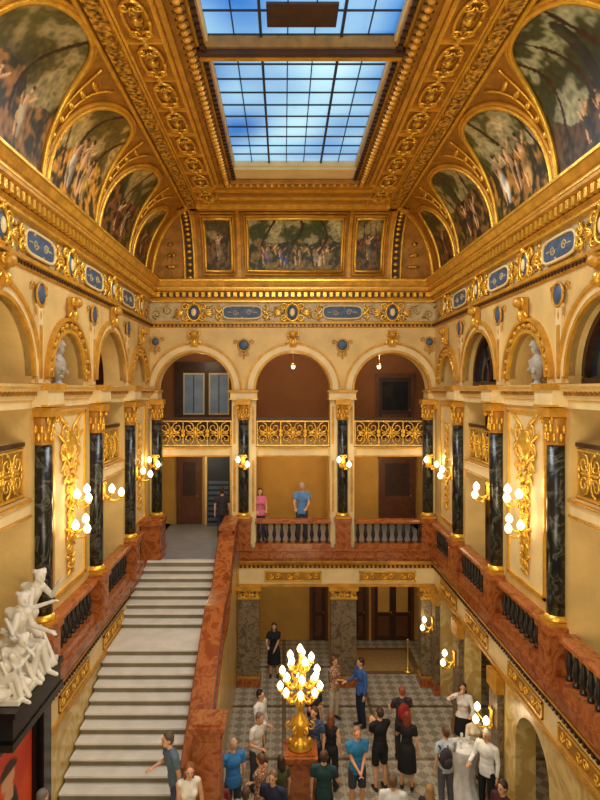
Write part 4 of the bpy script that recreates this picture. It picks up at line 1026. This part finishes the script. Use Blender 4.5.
def portrait(x,y):
    n=nz(x*4,y*5,3); c=[206+30*n,66+26*n,20]
    if y>.55 and ((x-.52)/.13)**2+((y-.76)/.07)**2<1: c=[222,166,126]
    if ((x-.52)/.16)**2+((y-.81)/.065)**2<1 and y>.79: c=[60,34,22]
    if y<.68 and abs(x-.5)<.12+.30*(.68-y)**.6: c=[34+20*n,28+14*n,34]
    if y<.70 and y>.6 and abs(x-.52)<.09: c=[216,160,120]
    if y<.45 and ((x-.42)/.12)**2+((y-.36)/.05)**2<1: c=[214,158,118]
    if y<.22: c=[40+20*n,26,22]
    return tuple(lin(max(0,min(255,q))) for q in c)
root=empty('portrait_painting','large portrait of a dark-dressed woman on red in a black frame','painting',place('L',8.55,-.02,2.72),ROT['L'])
mb=MB(); mb.col=[]; vs=[];fs=[]; nx,ny=40,60
for i in range(nx+1):
    for j in range(ny+1): vs.append((-.82+1.64*i/nx,-.06,-1.1+2.2*j/ny)); mb.col.append(portrait(i/nx,j/ny))
for i in range(nx):
    for j in range(ny): q=i*(ny+1)+j; fs.append((q,q+1,q+ny+2,q+ny+1))
mb.add(vs,fs,'paint'); mb.obj('canvas',root)
mb=MB()
for a,b,c_,d_ in((-.9,.9,1.1,1.18),(-.9,.9,-1.18,-1.1),(-.9,-.82,-1.18,1.18),(.82,.9,-1.18,1.18)): mb.box(a,b,-.11,0,c_,d_,'plinth')
mb.box(-.82,.82,-.05,0,-1.1,1.1,'plinth'); mb.obj('frame',root)
mb=MB(); mb.box(-.12,.36,-.95,.84,0,.1,'plinth'); mb.box(-.12,.34,-.9,.78,.1,.42,'plinth'); mb.box(-.12,.38,-.93,.80,.42,.5,'plinth')
mb.obj('sculpture_plinth',label='stepped black stone plinth beneath the marble group',cat='plinth',loc=(SX,SY,Z1))
mb=MB(); mb.box(XL+.005,XL+.22,9.5,9.8,1.45,Z1-.02,'plinth'); mb.box(XL+.005,XL+.27,9.46,9.84,Z1-.3,Z1-.18,'plinth'); mb.box(XL+.005,XL+.27,9.46,9.84,1.45,1.7,'plinth'); mb.obj('black_pilaster',label='black stone pilaster supporting the sculpture ledge',cat='pilaster')
TX,TY=3.93,13.1
tb=empty('cocktail_table','round standing table draped in a white cloth','table',(TX,TY,0))
mb=MB(); pr=[(.32,1.1),(.325,1.08),(.26,.8),(.19,.55),(.24,.25),(.32,.02)]; n=32; vs=[];fs=[]
for r,z in pr:
    for i in range(n):
        a=2*pi*i/n; rr_=r*(1+(.07*math.sin(a*8) if z<1.05 else 0)); vs.append((rr_*math.cos(a),rr_*math.sin(a),z))
for j in range(len(pr)-1):
    for i in range(n): fs.append((j*n+i,j*n+(i+1)%n,(j+1)*n+(i+1)%n,(j+1)*n+i))
fs.append(tuple(range(n))); mb.add(vs,fs,cmat((238,236,232),'cloth'),True); mb.obj('tablecloth',tb)
mb=MB(); mb.lathe([(.25,.0),(.25,.02),(.04,.05),(.035,1.05),(.25,1.07)],(0,0,0),'iron',14); mb.obj('table_stand',tb)
for i,(dx,dy) in enumerate(((-.1,-.1),(.12,.05),(0,.17))):
    mb=MB(); mb.lathe([(.03,0),(.03,.005),(.005,.01),(.005,.07),(.035,.11),(.03,.17)],(0,0,0),cmat((220,225,225),'glassware',.1),12)
    mb.obj('wine_glass',label='stemmed wine glass on the white tablecloth',cat='glass',group='wine glasses on the table',loc=(TX+dx,TY+dy,1.1))
def backpack(x,y,z,rz,c,lab):
    r=empty('backpack',lab,'backpack',(x,y,z),rz)
    mb=MB(); mb.ell((0,0,.2),(.15,.09,.22),cmat(c,'nylon'),14,8); mb.ell((0,.08,.13),(.11,.05,.11),cmat(c,'nylon'),12,6); mb.obj('bag_body',r)
    for q in(-1,1):
        mb=MB(); mb.tube([(q*.09,-.06,.38),(q*.1,-.15,.44),(q*.11,-.2,.36),(q*.1,-.16,.2),(q*.09,-.06,.08)],.016,cmat((30,30,32),'strap'),6); mb.obj('strap',r)
x,y,_=PP(402,687,1.72); backpack(x,y-.2,1.02,pi+.17,(150,36,34),'red backpack worn by the man in dark shirt')
x,y,_=PP(446,727,1.76); backpack(x-.05,y-.2,1.02,pi+.35,(60,52,60),'dark backpack on the man in the pale blue shirt')
for x in(.3,3.1):
    r=empty('pendant_lamp','small glass pendant lamp hanging in the upper gallery','pendant lamp',(x,19.6,ZF0-1.35),group='gallery pendant lamps')
    mb=MB(); mb.tube([(0,0,.2),(0,0,1.35)],.012,'gold',6); mb.lathe([(.02,.2),(.07,.17),(.08,.14)],(0,0,0),'gold',12); mb.obj('cord',r)
    mb=MB(); mb.ell((0,0,.1),(.065,.065,.075),'glow',12,8); mb.obj('glass_shade',r)
mb=MB(); mb.lathe([(.14,0),(.14,.02),(.02,.05),(.02,.95),(.04,.98),(.02,1.02)],(0,0,0),'gold',12); mb.obj('rope_stanchion',label='brass rope stanchion near the entrance doors',cat='stanchion',loc=(3.9,18.9,0))
# ================================================================= LIGHT
def area(loc,tgt,size,power,col,sy=None):
    l=bpy.data.lights.new('area_light','AREA'); l.energy=power; l.color=col; l.size=size
    if sy: l.shape='RECTANGLE'; l.size_y=sy
    o=bpy.data.objects.new('area_light',l); COL.objects.link(o); o.location=loc
    o.rotation_euler=(Vector(tgt)-Vector(loc)).to_track_quat('-Z','Y').to_euler(); return o
def pt(loc,power,col=(1,.78,.46),r=.12):
    l=bpy.data.lights.new('lamp_light','POINT'); l.energy=power; l.color=col; l.shadow_soft_size=r
    o=bpy.data.objects.new('lamp_light',l); COL.objects.link(o); o.location=loc
for p in LPOS: pt(p,11)
pt((px,py-.7,3.0),32); pt((px+.6,py,2.9),16)
area((XC,3.2,13.2),(XC,14,6.5),4.0,290,(1,.90,.74))
area((XC,3.4,6.0),(XC,13,13.5),4,360,(1,.86,.62))
area((XC,11.5,13.9),(XC,11.5,0),2.4,400,(.9,.94,1),4.2)
for x in(-2.7,.3,3.2):
    pt((x,19.8,9.9),20,(1,.78,.5),.1); pt((x,19.8,6.5),26,(1,.80,.48),.1); pt((x+.1,19.8,3.2),17,(1,.80,.5),.1)
for y in(8.4,13.9):
    for P in(PL,PR): pt(P(y,1.6,6.3),22,(1,.88,.66),.1); pt(P(y,1.6,9.6),12,(1,.84,.6),.1)
pt((XR+1.4,14,2.6),12); pt((XR+1.4,11,2.6),5)
wd=bpy.data.worlds.new('w'); sc.world=wd; wd.use_nodes=True
bg=wd.node_tree.nodes['Background']; bg.inputs['Color'].default_value=(1,.9,.72,1); bg.inputs['Strength'].default_value=.17
# ================================================================= CAMERA
cam=bpy.data.cameras.new('cam'); co=bpy.data.objects.new('cam',cam); COL.objects.link(co)
co.location=(0,0,ZC); co.rotation_euler=(pi/2,0,0); cam.sensor_width=36; cam.lens=27; cam.shift_x=.02; cam.shift_y=-.0125; cam.clip_end=200
sc.camera=co
try:
    sc.view_settings.view_transform='Standard'; sc.view_settings.look='None'
except Exception as e: print(e)
